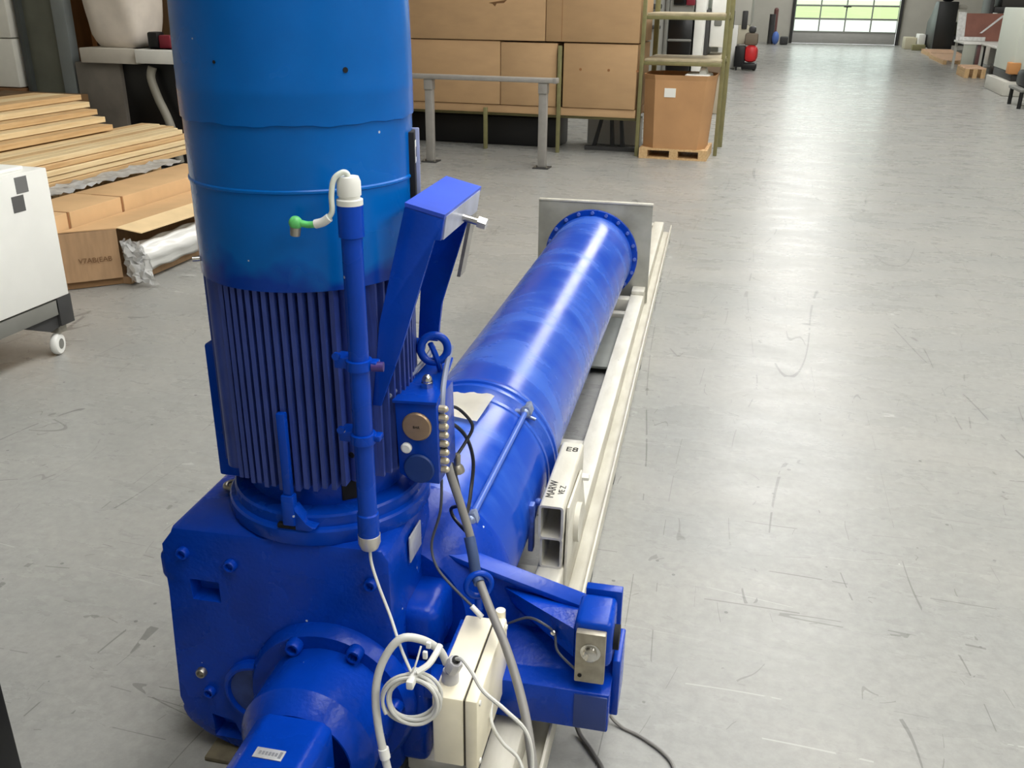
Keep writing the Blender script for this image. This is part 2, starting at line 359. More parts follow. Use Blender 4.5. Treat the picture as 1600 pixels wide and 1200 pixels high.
# ---------------------------------------------------------------- machine coordinates: x = right, y = along the pump, z = up (turned 4 degrees)
MA = R(4.0)
def mworld(b, a, z=0.0): return Vector((math.cos(MA) * b - math.sin(MA) * a, math.sin(MA) * b + math.cos(MA) * a, z))
def cut(o, mb):
    """carve a pocket out of o (cutter given in build coordinates)"""
    org = ORG.get(root_of(o).name, Vector((0, 0, 0)))
    bmesh.ops.recalc_face_normals(mb.bm, faces=mb.bm.faces); bmesh.ops.translate(mb.bm, vec=-org, verts=mb.bm.verts)
    me = bpy.data.meshes.new('cutter'); mb.bm.to_mesh(me); mb.bm.free(); c = bpy.data.objects.new('cutter', me); COL.objects.link(c)
    c.parent = o.parent
    md = o.modifiers.new('cut', 'BOOLEAN'); md.operation = 'DIFFERENCE'; md.object = c; md.solver = 'EXACT'
    dg = bpy.context.evaluated_depsgraph_get(); dg.update()
    nm = bpy.data.meshes.new_from_object(o.evaluated_get(dg)); o.modifiers.clear(); o.data = nm; bpy.data.objects.remove(c)

def resharp(me, ang=38):
    bm = bmesh.new(); bm.from_mesh(me)
    bmesh.ops.remove_doubles(bm, verts=bm.verts, dist=1e-5)
    for f in bm.faces: f.smooth = True
    for e in bm.edges:
        e.smooth = not (len(e.link_faces) == 2 and e.calc_face_angle(0) > R(ang))
    bm.to_mesh(me); bm.free()

# ---- steel skid the pump lies on
sk = empty('transport_skid', (-.65, 4.0, 0), MA, mworld(-.65, 4.0))
tag(sk, 'long cream grey steel transport skid lying under the blue pump tube', 'skid')
def skid(name, mb, m=SKID): return mb.build(name, m, sk)
rail_ = skid('side_rail', MB().box(-.405, -.325, .85, 7.42, .03, .135, .008))
MB().box(-.325, -.262, .85, 7.42, .045, .055, .002).box(-.270, -.262, .85, 7.42, .055, .115, .002).build('rail_lip', SKID, rail_)
rail2 = skid('side_rail', MB().box(-1.0, -.93, 2.15, 7.42, .03, .125, .008))
for a0, a1, z in ((5.33, 5.41, .125), (7.33, 7.42, .125), (3.4, 3.46, .09), (2.42, 2.5, .10), (1.66, 1.76, .07)):
    skid('cross_member', MB().box(-.93 if a0 > 2 else -.6, -.405, a0, a1, .03, z, .006))
skid('cross_member', MB().box(-.93, -.405, 5.22, 5.28, .04, .07, .004))
skid('reflection_sheet', MB().box(-.93, -.405, 4.42, 5.24, .03, .045, .003), mat('dull_reflection_grey', (128, 131, 124), .6, var=.08, vscale=6))  # flat grey sheet standing in for the end plate's reflection on the floor
for a in (1.0, 2.6, 3.3, 4.55, 6.2, 7.3):
    skid('foot', MB().box(-.37, -.265, a - .03, a + .03, 0, .045, .004), DGREY)
for a in (2.3, 4.55, 7.3): skid('foot', MB().box(-.99, -.935, a - .03, a + .03, 0, .03, .004), DGREY)
pl = skid('end_plate', MB().box(-.995, -.311, 5.5, 5.52, .06, .655, .003), GALV)
MB().box(-.995, -.311, 5.496, 5.524, .655, .668, .003).build('plate_edge', SKID, pl)
skid('plate_foot', MB().box(-.40, -.325, 5.40, 5.55, .135, .16, .004))
# rectangular hollow sections stacked beside the tube
def rhs(name, b0, b1, a0, a1, z0, z1, t=.007):
    mb = MB(); bm = mb.bm; rings = []
    def rr(x0, x1, q0, q1, y, c):
        pts = []
        for cx, cz, s0 in ((x1 - c, q1 - c, 0), (x0 + c, q1 - c, 90), (x0 + c, q0 + c, 180), (x1 - c, q0 + c, 270)):
            for k in range(4):
                an = R(s0 + 30 * k); pts.append((cx + c * math.cos(an), y, cz + c * math.sin(an)))
        return pts
    o0, o1 = rr(b0, b1, z0, z1, a0, .011), rr(b0, b1, z0, z1, a1, .011); i0, i1 = rr(b0 + t, b1 - t, z0 + t, z1 - t, a0, .006), rr(b0 + t, b1 - t, z0 + t, z1 - t, a1, .006)
    mb.ring_mesh([o0, o1, i1, i0, o0], cap0=False, cap1=False); bmesh.ops.remove_doubles(bm, verts=bm.verts, dist=1e-6)
    return skid(name, mb)
top_rhs = rhs('stacked_tube', -.398, -.325, 2.30, 2.72, .33, .442)
rhs('stacked_tube', -.394, -.327, 2.31, 2.70, .225, .33)
rhs('stacked_tube', -.402, -.322, 2.24, 2.70, .135, .225)
for i, (tx, y, x, s) in enumerate((('E8', 2.67, -.357, .042), ('MARW', 2.40, -.375, .034), ('VE Z', 2.40, -.345, .026))):
    t = inst(text_mesh(tx, s, INK, 'stamp'), 'stamp', top_rhs, (x, y, .4428), (0, 0, R(90) if i else 0))
skid('brace_plate', MB().prism([(2.32, .13), (2.80, .13), (2.74, .20), (2.62, .40), (2.34, .42)], 0, -.322, -.314, .002))
MB().cyl((-.314, 2.50, .28), (-.298, 2.50, .28), .062, n=28).build('brace_disc', SKID, sk)
MB().cyl((-.318, 2.62, .375), (-.292, 2.62, .375), .012, n=6).build('brace_bolt', WHITEP, sk)
skid('packing_block', MB().box(-.38, -.28, 1.78, 1.98, .135, .166, .003), DGREY)

# ---- pump with its motor
pu = empty('screw_pump', (-.85, 1.87, 0), MA, mworld(-.85, 1.87))
tag(pu, 'large blue screw pump with upright finned motor, gearbox and long tube', 'pump')
CB, CA = -.85, 1.87
def P(name, mb, m=BLUE, par=None, angle=38): return mb.build(name, m, par or pu, angle)

# gearbox
gb = P('gearbox', MB().prism([(-1.15, .66), (-.63, .668), (-.615, .64), (-.605, .05), (-.64, .014), (-1.05, .014), (-1.13, .045), (-1.180, .085), (-1.195, .125), (-1.172, .155), (-1.155, .495), (-1.188, .515), (-1.188, .585), (-1.156, .602)], 1, 1.64, 1.955, .016), BLUEC)
cut(gb, MB().hexa([(-1.115, 1.60, .455), (-1.035, 1.60, .455), (-1.042, 1.675, .478), (-1.108, 1.675, .478), (-1.118, 1.60, .527), (-1.035, 1.60, .527), (-1.042, 1.675, .522), (-1.108, 1.675, .522)]))
cut(gb, MB().hexa([(-1.115, 1.60, .035), (-1.015, 1.60, .035), (-1.025, 1.675, .066), (-1.095, 1.675, .066), (-1.112, 1.60, .125), (-1.04, 1.60, .112), (-1.05, 1.675, .106), (-1.10, 1.675, .118)]))
resharp(gb.data)
sb = MB(); sb.lathe([(.0155, 0), (.0155, .012), (.013, .016), (.0095, .016), (.0085, .006)], d=(0, -1, 0), n=20, cap1=True)
BOLT = mesh_of(sb, 'socket_bolt', BLUEC)
sb = MB(); sb.lathe([(.0135, 0), (.0135, .012), (.0115, .015), (.009, .015), (.0085, .008)], d=(0, -1, 0), n=20, cap1=True)
BOLTS = mesh_of(sb, 'bare_socket_bolt', STEEL)
for b, a, z, me in ((-1.118, 1.642, .597, BOLT), (-1.0, 1.642, .58, BOLT), (-1.115, 1.642, .252, BOLTS), (-.66, 1.642, .58, BOLT), (-1.10, 1.642, .195, BOLT)):
    inst(me, 'bolt', gb, (b, a, z))
P('casting_boss', MB().lathe([(.090, 0), (.090, .018), (.082, .026), (.076, .026), (.074, .014)], (-.962, 1.642, .225), (0, -1, 0), 40), BLUEC, gb)
P('boss_face', MB().cyl((-.962, 1.63, .225), (-.962, 1.627, .225), .073, n=40), mat('dusty_blue_paint', (52, 74, 138), .6, var=.25, vscale=30), gb)
fl = P('drive_flange', MB().lathe([(.205, 0), (.205, .02), (.192, .042), (.10, .042)], (-.77, 1.645, .25), (0, -1, 0), 64), BLUEC)
for k, (b, z) in enumerate(((-.838, .412), (-.69, .418), (-.935, .24), (-.60, .28))): inst(BOLT, 'flange_bolt', fl, (b, 1.604, z), (0, 0, 0)).scale = (1.25, 1.6, 1.25)
br = P('bearing_barrel', MB().lathe([(.160, 0), (.158, .135), (.155, .142), (.124, .182), (.120, .182), (.116, .13), (.05, .13)], (-.765, 1.605, .25), (0, -1, 0), 64), BLUEC, None, 22)
sn = P('shaft_cover', MB().prism([(-.815, .388), (-.692, .388), (-.672, .372), (-.672, .14), (-.70, .11), (-.815, .11), (-.845, .14), (-.845, .365)], 1, 1.06, 1.41, .008), BLUEC)
lb = P('cover_label', MB().box(-.792, -.730, 1.285, 1.312, .3885, .3905, .0006), LABELM, sn)
for k in range(6): P('label_print', MB().box(-.783 + k * .007, -.778 + k * .007, 1.294, 1.303, .3905, .3909), mat('label_ink', (128, 130, 136), .5), sn)
P('label_print', MB().box(-.740, -.734, 1.290, 1.307, .3905, .3909), mat('label_ink', (128, 130, 136), .5), sn)
for a, z in ((1.36, .30), (1.28, .22)): P('cover_bolt', MB().lathe([(.011, 0), (.011, .012), (.008, .014)], (-.671, a, z), (1, 0, 0), 6), BLUEC if z > .25 else STEEL, sn)
# casting that swells towards the pump tube, with boss and name plate
P('outlet_casting', MB().lathe([(.20, 1.86), (.235, 1.90), (.262, 1.95), (.286, 1.99), (.286, 2.03), (.262, 2.035)], (-.70, 0, .344), (0, 1, 0), 64), BLUEC)
P('side_boss', MB().box(-.64, -.535, 1.72, 1.90, .31, .462, .03, 3), BLUEC, gb)
P('side_boss', MB().box(-.63, -.545, 1.655, 1.72, .06, .33, .02, 3), BLUEC, gb)
npm = MB().box(-.06, .06, -.002, .002, -.034, .034, .001)
np_ = inst(mesh_of(npm, 'name_plate', LABELM), 'name_plate', gb, (-.607, 1.80, .60), (0, 0, R(90))); np_.scale = (.7, 1, 1)
P('breather', MB().torus((-1.085, 1.835, .672), (0, 0, 1), .020, .006).cyl((-1.085, 1.835, .655), (-1.085, 1.835, .674), .012), STEEL, gb)
P('eye_bolt', MB().torus((-.452, 1.80, .50), (.5, -1, .1), .030, .008).cyl((-.452, 1.80, .465), (-.452, 1.80, .43), .010, n=10), BLUE, gb)
P('timber_shim', MB().box(-1.12, -.98, 1.60, 1.90, 0, .0135, .003), mat('grimy_timber', (112, 104, 84), .8, var=.2, vscale=20), gb)

# motor flange ring, neck, body and fins
fr = P('motor_flange', MB().lathe([(.20, .655), (.236, .662), (.240, .668), (.240, .698), (.236, .703), (.226, .705), (.226, .728), (.222, .733), (.19, .735), (.15, .735)], (-.838, 1.868, 0), n=72), BLUE)
nk = P('motor_neck', MB().lathe([(.186, .73), (.186, .82)], (-.842, CA, 0), n=56), BLUEC)
for an in (-160, -52, 25, 65, 150):
    M_ = Matrix.Translation((-.842, CA, 0)) @ Matrix.Rotation(R(an), 4, 'Z')
    P('neck_opening', MB().box(.176, .1885, -.022, .022, .742, .79, .003, M=M_), DARKHOLE, nk)
mo = P('motor_body', MB().lathe([(.17, .785), (.19, .80), (.192, 1.30), (.12, 1.31)], (CB, CA, 0), n=64), BLUEC)
unit = MB().box(-.5, .5, -.5, .5, -.5, .5); FIN = mesh_of(unit, 'cooling_fin', FINM)
fb = MB().box(-.5, .5, -.5, .5, -.5, .5)
FINR = .2265
def fin(x0, x1, y0, y1, z0, z1):
    o = inst(FIN, 'cooling_fin', mo, ((x0 + x1) / 2, (y0 + y1) / 2, (z0 + z1) / 2)); o.scale = (x1 - x0, y1 - y0, z1 - z0)
for k in range(14):                                   # fins towards the viewer and away
    b = -.968 + k * .0186
    d = b - CB; t = math.sqrt(FINR ** 2 - d * d); c = math.sqrt(max(.185 ** 2 - d * d, 0))
    fin(b - .0050, b + .0050, CA - t, CA - c, .792 + .006 * (k % 2), 1.255)
    fin(b - .0050, b + .0050, CA + c, CA + t, .795, 1.255)
for k in range(13):                                   # fins to the right
    a = CA - .118 + k * .0196; d = a - CA
    t = math.sqrt(FINR ** 2 - d * d); c = math.sqrt(max(.185 ** 2 - d * d, 0))
    fin(CB + c, CB + t, a - .0050, a + .0050, .795, 1.255)
    if abs(d) > .10 or k % 2: fin(CB - t, CB - c, a - .0050, a + .0050, .795, 1.255)
for sx, sy in ((1, -1), (1, 1), (-1, 1), (-1, -1)):
    an = math.atan2(sy * (.15 if sy < 0 else .16), sx * .155)
    P('corner_column', MB().cyl((CB + .205 * math.cos(an), CA + .205 * math.sin(an), .80), (CB + .205 * math.cos(an), CA + .205 * math.sin(an), 1.25), .026, n=24), FINM, mo)
P('column_hole', MB().cyl((-.7120, 1.7075, .865), (-.7135, 1.702, .865), .007, n=14), DARKHOLE, mo)
P('foot_pad', MB().box(-1.07, -1.0, 1.755, 1.965, .745, 1.075, .006), BLUE, mo)
P('foot_pad', MB().box(-1.06, -1.0, 1.77, 1.955, 1.075, 1.25, .004), BLUE, mo)
st = P('locking_strap', MB().box(-.846, -.826, 1.626, 1.642, .79, .985, .003).box(-.852, -.822, 1.622, 1.645, .715, .79, .004), BLUE)
P('strap_wedge', MB().prism([(-.824, .765), (-.80, .722), (-.775, .715), (-.79, .705), (-.824, .705)], 1, 1.625, 1.655, .003), BLUE, st)
P('strap_slot', MB().box(-.868, -.80, 1.6265, 1.640, .704, .716, .003), DARKHOLE, fr)

# canopy over the motor
cv = P('motor_cover', MB().lathe([(.222, 1.262), (.229, 1.246), (.233, 1.247), (.2335, 1.36), (.2335, 1.441), (.2362, 1.4435), (.2362, 1.4475), (.2335, 1.45), (.2335, 1.575), (.228, 1.575)], (CB, CA, 0), n=96, cap0=False, cap1=False), COVER)
def wob(mb):
    for v in mb.bm.verts:
        an = math.atan2(v.co.y - CA, v.co.x - CB)
        if abs(v.co.z - 1.568) < .004: v.co.z += .0016 * math.sin(9 * an) + .0012 * math.sin(23 * an + 1)
    return mb
P('upper_hood', wob(MB().lathe([(.230, 1.59), (.235, 1.568), (.2372, 1.569), (.2372, 1.62), (.2378, 1.624), (.2370, 1.632), (.2365, 1.70), (.2345, 1.78), (.231, 1.85), (.220, 1.93), (.19, 1.99), (.12, 2.02), (.03, 2.03)], (CB, CA, 0), n=96, cap0=False)), COVER, cv)
vd = Vector((0 - CB, 0 - CA)).normalized()
def on_cover(ang_deg, r): a = math.atan2(vd.y, vd.x) + R(ang_deg); return CB + r * math.cos(a), CA + r * math.sin(a), a
for ang, z, me in ((22, 1.667, DARKHOLE), (-38, 1.68, DARKHOLE)):
    x, y, a = on_cover(ang, .2355); P('drain_hole', MB().cyl((x, y, z), (x + .0026 * math.cos(a), y + .0026 * math.sin(a), z), .0052 if ang > 0 else .003, n=14), me, cv)
x, y, a = on_cover(-84, .232); P('cover_screw', MB().cyl((x, y, 1.272), (x + .016 * math.cos(a), y + .016 * math.sin(a), 1.272), .006, n=12), CHROME, cv)
x, y, a = on_cover(72, .232); P('cover_knob', MB().sphere((x + .006 * math.cos(a), y + .006 * math.sin(a), 1.352), .012, sz=1.3), WHITEP, cv)
x, y, a = on_cover(80, .234); M_ = Matrix.Translation((x, y, 0)) @ Matrix.Rotation(a, 4, 'Z')
P('terminal_slot', MB().box(-.012, .006, -.05, .0, 1.36, 1.535, .002, M=M_), DARKHOLE, cv)
P('slot_flange', MB().box(-.01, .014, -.004, .002, 1.30, 1.538, .002, M=M_), mat('pale_lavender_flange', (150, 160, 196), .35), cv)
P('slot_label', MB().box(.006, .0075, -.038, -.012, 1.47, 1.515, .0005, M=M_), WHITEP, cv)
P('slot_mark', MB().box(.0075, .0082, -.030, -.020, 1.482, 1.502, .0003, M=M_), BLACK, cv)

# conduit pipe up the front, with glands
SB, SA = -.652, 1.625
cp = P('conduit_pipe', MB().lathe([(.0235, .716), (.0235, .772), (.0205, .775), (.0205, 1.372), (.0245, 1.375), (.0245, 1.436), (.018, 1.44)], (SB, SA, 0), n=28), BLUE)
P('top_gland', MB().lathe([(.025, 1.435), (.025, 1.445), (.020, 1.447), (.020, 1.451), (.0225, 1.453), (.0225, 1.478), (.019, 1.487), (.008, 1.489)], (SB, SA, 0), n=24), WHITEP, cp)
P('bottom_gland', MB().lathe([(.010, .683), (.019, .686), (.0245, .70), (.0245, .72), (.02, .722)], (SB, SA, 0), n=24), mat('white_gland_nickel', (206, 202, 194), .3, metal=.4), cp)
for z in (1.115, .952):
    P('pipe_clamp', MB().lathe([(.0215, -.011), (.0265, -.010), (.0265, .010), (.0215, .011)], (SB, SA, z), n=24).box(SB - .052, SB - .02, SA - .005, SA + .035, z - .012, z + .012, .003).cyl((SB - .045, SA - .004, z + .016), (SB - .045, SA - .012, z + .016), .008, n=10).box(SB + .02, SB + .038, SA - .006, SA + .02, z - .005, z + .008, .003), BLUE, cp)
P('clamp_stud', MB().cyl((SB + .026, SA, 1.112), (SB + .05, SA + .004, 1.112), .010, n=12), mat('purple_blue_stud', (70, 52, 120), .4), cp)
tl = P('sensor_lead', MB().tube([(SB, SA, 1.475), (SB + .002, SA - .008, 1.492), (-.658, 1.612, 1.496), (-.672, 1.604, 1.484), (-.677, 1.60, 1.455), (-.678, 1.60, 1.425), (-.690, 1.60, 1.410)], .0052, 10), mat('pale_lead_sheath', (226, 232, 222), .35))
P('lead_sleeve', MB().tube([(-.684, 1.60, 1.414), (-.697, 1.60, 1.405), (-.713, 1.60, 1.400)], .0085, 12, 4), WHITEP, tl)
P('green_connector', MB().tube([(-.711, 1.60, 1.400), (-.728, 1.60, 1.398), (-.744, 1.60, 1.401)], .0065, 10, 4).sphere((-.752, 1.60, 1.400), .0135, sy=.9), GREEN, tl)
P('connector_nut', MB().cyl((-.753, 1.60, 1.392), (-.755, 1.60, 1.376), .0105, .0095, n=14), STEEL, tl)

# lifting bracket on the motor's far right side
lk = P('lifting_bracket', MB().prism([(-.585, 1.412), (-.505, 1.392), (-.513, 1.345), (-.527, 1.347), (-.60, 1.12), (-.655, .97), (-.675, .97), (-.65, 1.16)], 1, 1.745, 1.757, .0015), BLUE)
P('bracket_plate', MB().prism([(-.585, 1.412), (-.505, 1.392), (-.513, 1.345), (-.527, 1.347), (-.60, 1.12), (-.61, 1.02), (-.66, 1.02), (-.65, 1.16)], 1, 2.035, 2.047, .0015), BLUE, lk)
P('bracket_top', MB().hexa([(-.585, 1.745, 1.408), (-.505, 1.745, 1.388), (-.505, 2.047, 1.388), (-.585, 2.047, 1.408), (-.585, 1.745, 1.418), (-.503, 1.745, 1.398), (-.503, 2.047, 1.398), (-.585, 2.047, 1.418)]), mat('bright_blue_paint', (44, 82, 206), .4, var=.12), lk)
P('bracket_face', MB().hexa([(-.518, 1.757, 1.345), (-.510, 1.757, 1.345), (-.510, 2.035, 1.345), (-.518, 2.035, 1.345), (-.510, 1.757, 1.392), (-.503, 1.757, 1.392), (-.503, 2.035, 1.392), (-.510, 2.035, 1.392)]), mat('pale_blue_grey_face', (176, 182, 204), .35, metal=.2, var=.15, vscale=14), lk)
P('bracket_bolt', MB().cyl((-.52, 1.90, 1.362), (-.468, 1.90, 1.35), .008, n=14).cyl((-.474, 1.90, 1.352), (-.456, 1.90, 1.347), .0135, n=6), CHROME, lk)
P('bracket_strip', MB().hexa([(-.548, 1.99, 1.20), (-.540, 1.99, 1.20), (-.540, 2.034, 1.20), (-.548, 2.034, 1.20), (-.518, 1.99, 1.345), (-.510, 1.99, 1.345), (-.510, 2.034, 1.345), (-.518, 2.034, 1.345)]), STEEL, lk)

# control box beside the motor
cb = P('control_box', MB().prism([(-.637, .968), (-.541, .972), (-.537, .772), (-.60, .772), (-.632, .79)], 1, 1.78, 1.92, .003), BLUE)
P('box_roof', MB().hexa([(-.64, 1.775, .967), (-.538, 1.775, .971), (-.565, 2.01, .985), (-.615, 2.01, .985), (-.64, 1.775, .973), (-.538, 1.775, .977), (-.565, 2.01, .992), (-.615, 2.01, .992)]), BLUE, cb)
d1 = P('nickel_cap', MB().lathe([(.034, 0), (.034, .006), (.031, .009)], (-.586, 1.782, .913), (0, -1, 0), 40), BRASSY, cb)
o = inst(text_mesh('BAR', .0085, INK, 'cap_print'), 'cap_print', cb, (-.586, 1.7725, .913), (R(90), 0, 0))
P('blue_cap', MB().lathe([(.036, 0), (.036, .005), (.033, .008)], (-.584, 1.782, .808), (0, -1, 0), 40), mat('navy_cap_paint', (20, 54, 118), .4), cb)
P('white_button', MB().lathe([(.0125, 0), (.0125, .008), (.009, .011)], (-.612, 1.782, .858), (0, -1, 0), 24), WHITEP, cb)
P('cap_nut', MB().cyl((-.582, 1.85, .972), (-.582, 1.85, .992), .015, n=6).sphere((-.582, 1.85, .995), .012, sz=1.3), CHROME, cb)
for k in range(8):
    P('side_gland', MB().cyl((-.540, 1.80, .952 - k * .0215), (-.527, 1.80, .952 - k * .0215), .0088, n=8).sphere((-.526, 1.80, .952 - k * .0215), .0075), mat('nickel_gland', (206, 196, 172), .3, metal=.6), cb)
P('lifting_eye', MB().torus((-.588, 1.93, 1.042), (.35, -1, .25), .031, .0095, 40, 12).cyl((-.62, 1.945, 1.04), (-.655, 1.95, 1.04), .018, n=16).tube([(-.60, 1.94, 1.05), (-.58, 1.92, 1.025), (-.575, 1.93, .99)], .007, 8), BLUE, cb)
P('edge_cord', MB().tube([(-.555, 1.96, 1.04), (-.553, 1.90, 1.0), (-.538, 1.82, .97), (-.534, 1.80, .90)], .0065, 8), mat('grey_cord', (128, 136, 158), .5), cb)
P('edge_cord', MB().tube([(-.61, 2.0, 1.02), (-.62, 1.93, 1.0), (-.645, 1.80, .982), (-.652, 1.79, .975)], .006, 8), mat('grey_cord', (128, 136, 158), .5), cb)
P('box_arm', MB().box(-.66, -.61, 1.86, 1.90, .80, .90, .004), BLUE, cb)

# pump tube
T0, T1 = Vector((-.70, 1.95, .344)), Vector((-.66, 5.47, .344)); TD = (T1 - T0).normalized()
def tpt(a): return T0 + (T1 - T0) * ((a - 1.95) / (5.47 - 1.95))
def tl_(prof, n=72): return MB().lathe([(r, a - 1.95) for r, a in prof], T0, TD, n)
P('inlet_section', tl_([(.25, 2.0), (.262, 2.02), (.262, 2.64), (.266, 2.643), (.266, 2.66), (.262, 2.663)]), TUBEM)
pt = P('pump_tube', tl_([(.24, 2.66), (.252, 2.68), (.272, 2.70), (.277, 2.704), (.277, 2.718), (.270, 2.722), (.270, 2.742), (.277, 2.746), (.277, 2.762), (.270, 2.768), (.251, 2.82), (.248, 2.84), (.248, 5.38), (.252, 5.40), (.252, 5.41), (.248, 5.42), (.248, 5.45)], 96), TUBEM)
tf = P('tube_flange', tl_([(.25, 5.445), (.278, 5.447), (.279, 5.47), (.25, 5.472)], 72), BLUE)
hb = MB().cyl((0, 0, 0), (0, -.016, 0), .0105, n=6); HEX = mesh_of(hb, 'hex_bolt', mat('worn_blue_bolt', (92, 116, 196), .35))
for k in range(20):
    c = tpt(5.445); an = 2 * math.pi * k / 20
    inst(HEX, 'flange_bolt', tf, (c.x + .2645 * math.cos(an), c.y, c.z + .2645 * math.sin(an)))
# tie rod over the joint
def tsurf(a, deg, r): c = tpt(a); return Vector((c.x + r * math.cos(R(deg)), a, c.z + r * math.sin(R(deg))))
q0, q1 = tsurf(1.99, 50, .276), tsurf(2.66, 50, .278)
tr = P('tie_rod', MB().cyl(q0, q1, .0085, n=14), mat('worn_blue_rod', (72, 106, 196), .3))
for a, s in ((2.68, 1), (2.0, -1)):
    c = tsurf(a, 50, .276)
    if s < 0: P('rod_eye', MB().torus(c + Vector((-.02, -.01, -.03)), (.3, -1, .2), .018, .009, 20, 8).sphere(c + Vector((-.035, -.02, -.055)), .018, u=12, v=8), mat('scuffed_white_paint', (206, 210, 220), .35, var=.1, vscale=40), tr)
    P('rod_clamp', MB().sphere(c, .020, sy=1.2, u=10, v=6).box(c.x - .036, c.x + .006, a - .014, a + .012, c.z - .012, c.z + .006, .004).prism([(c.x - .008, c.z + .0), (c.x + .022, c.z - .006), (c.x + .012, c.z + .024), (c.x - .004, c.z + .02)], 1, a - .012, a + .04 * s if s > 0 else a + .016, .003).cyl((c.x - .03, a, c.z - .002), (c.x + .034, a, c.z - .024), .006, n=8), mat('pale_worn_clamp', (150, 164, 196), .3, metal=.5, var=.2, vscale=50), tr)
w = tsurf(2.42, -8, .264); P('weld_strip', MB().box(w.x - .006, w.x + .010, 2.36, 2.39, .24, .40, .004).sphere((w.x + .012, 2.43, .375), .012), mat('worn_blue_weld', (88, 118, 200), .35, var=.2, vscale=60), pt)

# clamp arm with steel sensor plate
ar = P('clamp_arm', MB().prism([(-.64, .528), (-.58, .512), (-.22, .402), (-.18, .38), (-.20, .325), (-.38, .255), (-.50, .22), (-.64, .20)], 1, 1.90, 1.935, .004), BLUEC)
P('arm_rib', MB().prism([(-.64, .540), (-.205, .412), (-.205, .396), (-.64, .524)], 1, 1.888, 1.945, .003), BLUE, ar)
P('arm_gusset', MB().hexa([(-.39, 1.897, .39), (-.215, 1.775, .35), (-.215, 1.90, .35), (-.38, 1.902, .37), (-.41, 1.897, .432), (-.215, 1.775, .43), (-.215, 1.90, .405), (-.40, 1.902, .437)]), BLUEC, ar)
hc = P('arm_head', MB().box(-.215, -.125, 1.765, 1.885, .335, .462, .016, 3), BLUE)
P('head_cheek', MB().box(-.205, -.116, 1.888, 1.915, .33, .470, .003), BLUE, hc)
P('head_seal', MB().cyl((-.126, 1.82, .39), (-.112, 1.82, .39), .03, n=24), DARKHOLE, hc)
sp = P('sensor_plate', MB().box(-.208, -.138, 1.744, 1.765, .305, .445, .003), mat('brushed_steel_plate', (160, 154, 140), .42, metal=.55, var=.12, vscale=40), hc)
P('sensor_bolt', MB().lathe([(.024, 0), (.024, .004), (.017, .005), (.017, .016), (.012, .019)], (-.172, 1.745, .395), (0, -1, 0), 24), CHROME, hc)
P('sensor_hole', MB().cyl((-.195, 1.7445, .325), (-.195, 1.7425, .325), .005, n=10), DARKHOLE, hc)
P('lower_arm', MB().prism([(1.742, .166), (1.742, .278), (1.80, .285), (1.88, .325), (1.96, .32), (1.98, .166)], 0, -.40, -.122, .005), BLUEC)
P('lower_arm_root', MB().prism([(-.64, .08), (-.64, .24), (-.40, .31), (-.39, .17), (-.50, .08)], 1, 1.78, 1.95, .006), BLUEC)
P('arm_end_block', MB().box(-.124, -.104, 1.80, 1.93, .17, .335, .004), BLUE)
P('end_panel', MB().box(-.205, -.126, 1.738, 1.744, .172, .272, .002), mat('navy_panel_paint', (32, 56, 124), .4))

# cream junction box
jb = P('junction_box', MB().box(-.482, -.412, 1.50, 1.79, .232, .418, .006), CREAM)
P('box_lid', MB().box(-.409, -.380, 1.497, 1.795, .229, .421, .007), CREAM, jb)
P('lid_seam', MB().box(-.4125, -.4085, 1.503, 1.787, .235, .415), mat('dark_gasket', (70, 64, 52), .8), jb)
for a, z in ((1.515, .245), (1.515, .405), (1.78, .405)): P('lid_screw', MB().cyl((-.381, a, z), (-.377, a, z), .006, n=10), WHITEP, jb)
P('lid_tab', MB().cyl((-.398, 1.80, .40), (-.398, 1.80, .436), .012, n=14), CREAM, jb)
P('box_bracket', MB().box(-.61, -.482, 1.66, 1.74, .26, .30, .004).box(-.492, -.482, 1.62, 1.78, .25, .41, .003), BLUE, jb)
ng = mat('grey_nylon_gland', (186, 186, 190), .4)
P('cable_gland', MB().lathe([(.019, .0), (.019, .02), (.0165, .024), (.0165, .03)], (-.455, 1.555, .417), n=20).lathe([(.012, 0), (.018, .006), (.018, .03), (.014, .036)], (-.452, 1.55, .452), (.35, -.2, .8), 8), ng, jb)
P('gland_bore', MB().cyl((-.4375, 1.542, .487), (-.4365, 1.5415, .4893), .0095, n=14), DARKHOLE, jb)

# cables
th = P('thick_white_cable', MB().tube([(-.462, 1.55, .468), (-.475, 1.545, .503), (-.505, 1.52, .545), (-.545, 1.50, .556), (-.576, 1.48, .515), (-.590, 1.46, .455), (-.583, 1.44, .377), (-.559, 1.42, .277), (-.53, 1.40, .19), (-.50, 1.36, .10), (-.52, 1.28, .02), (-.62, 1.20, .012)], .0088, 12), CABLEW)
P('cable_tie', MB().cyl((-.569, 1.428, .322), (-.564, 1.424, .300), .0115, n=14), WHITEP, th)
P('thin_white_cable', MB().tube([(SB, SA, .69), (-.645, 1.612, .655), (-.622, 1.59, .612), (-.588, 1.56, .562), (-.548, 1.505, .53), (-.512, 1.464, .503)], .0035, 8), CABLEW)
co = MB(); cc = Vector((-.511, 1.46, .437)); rng = random.Random(3)
nv = Vector((.18, -1, .12)).normalized(); cu_ = nv.orthogonal().normalized(); cv_ = nv.cross(cu_); pts = []
for k in range(int(6.0 * 20)):
    an = 2 * math.pi * k / 20; turn = k / 20; rr_ = .053 + .0062 * math.sin(turn * 2.3 + 1) + .002 * math.sin(an * 2 + turn); off = (turn - 3) * .0042
    pts.append(cc + (cu_ * math.cos(an) + cv_ * math.sin(an)) * rr_ + nv * off + Vector((.004 * math.sin(turn * 1.9), 0, .004 * math.cos(turn * 2.7))))
cl = P('coiled_cable', co.tube(pts, .0040, 8, 2), CABLEW)
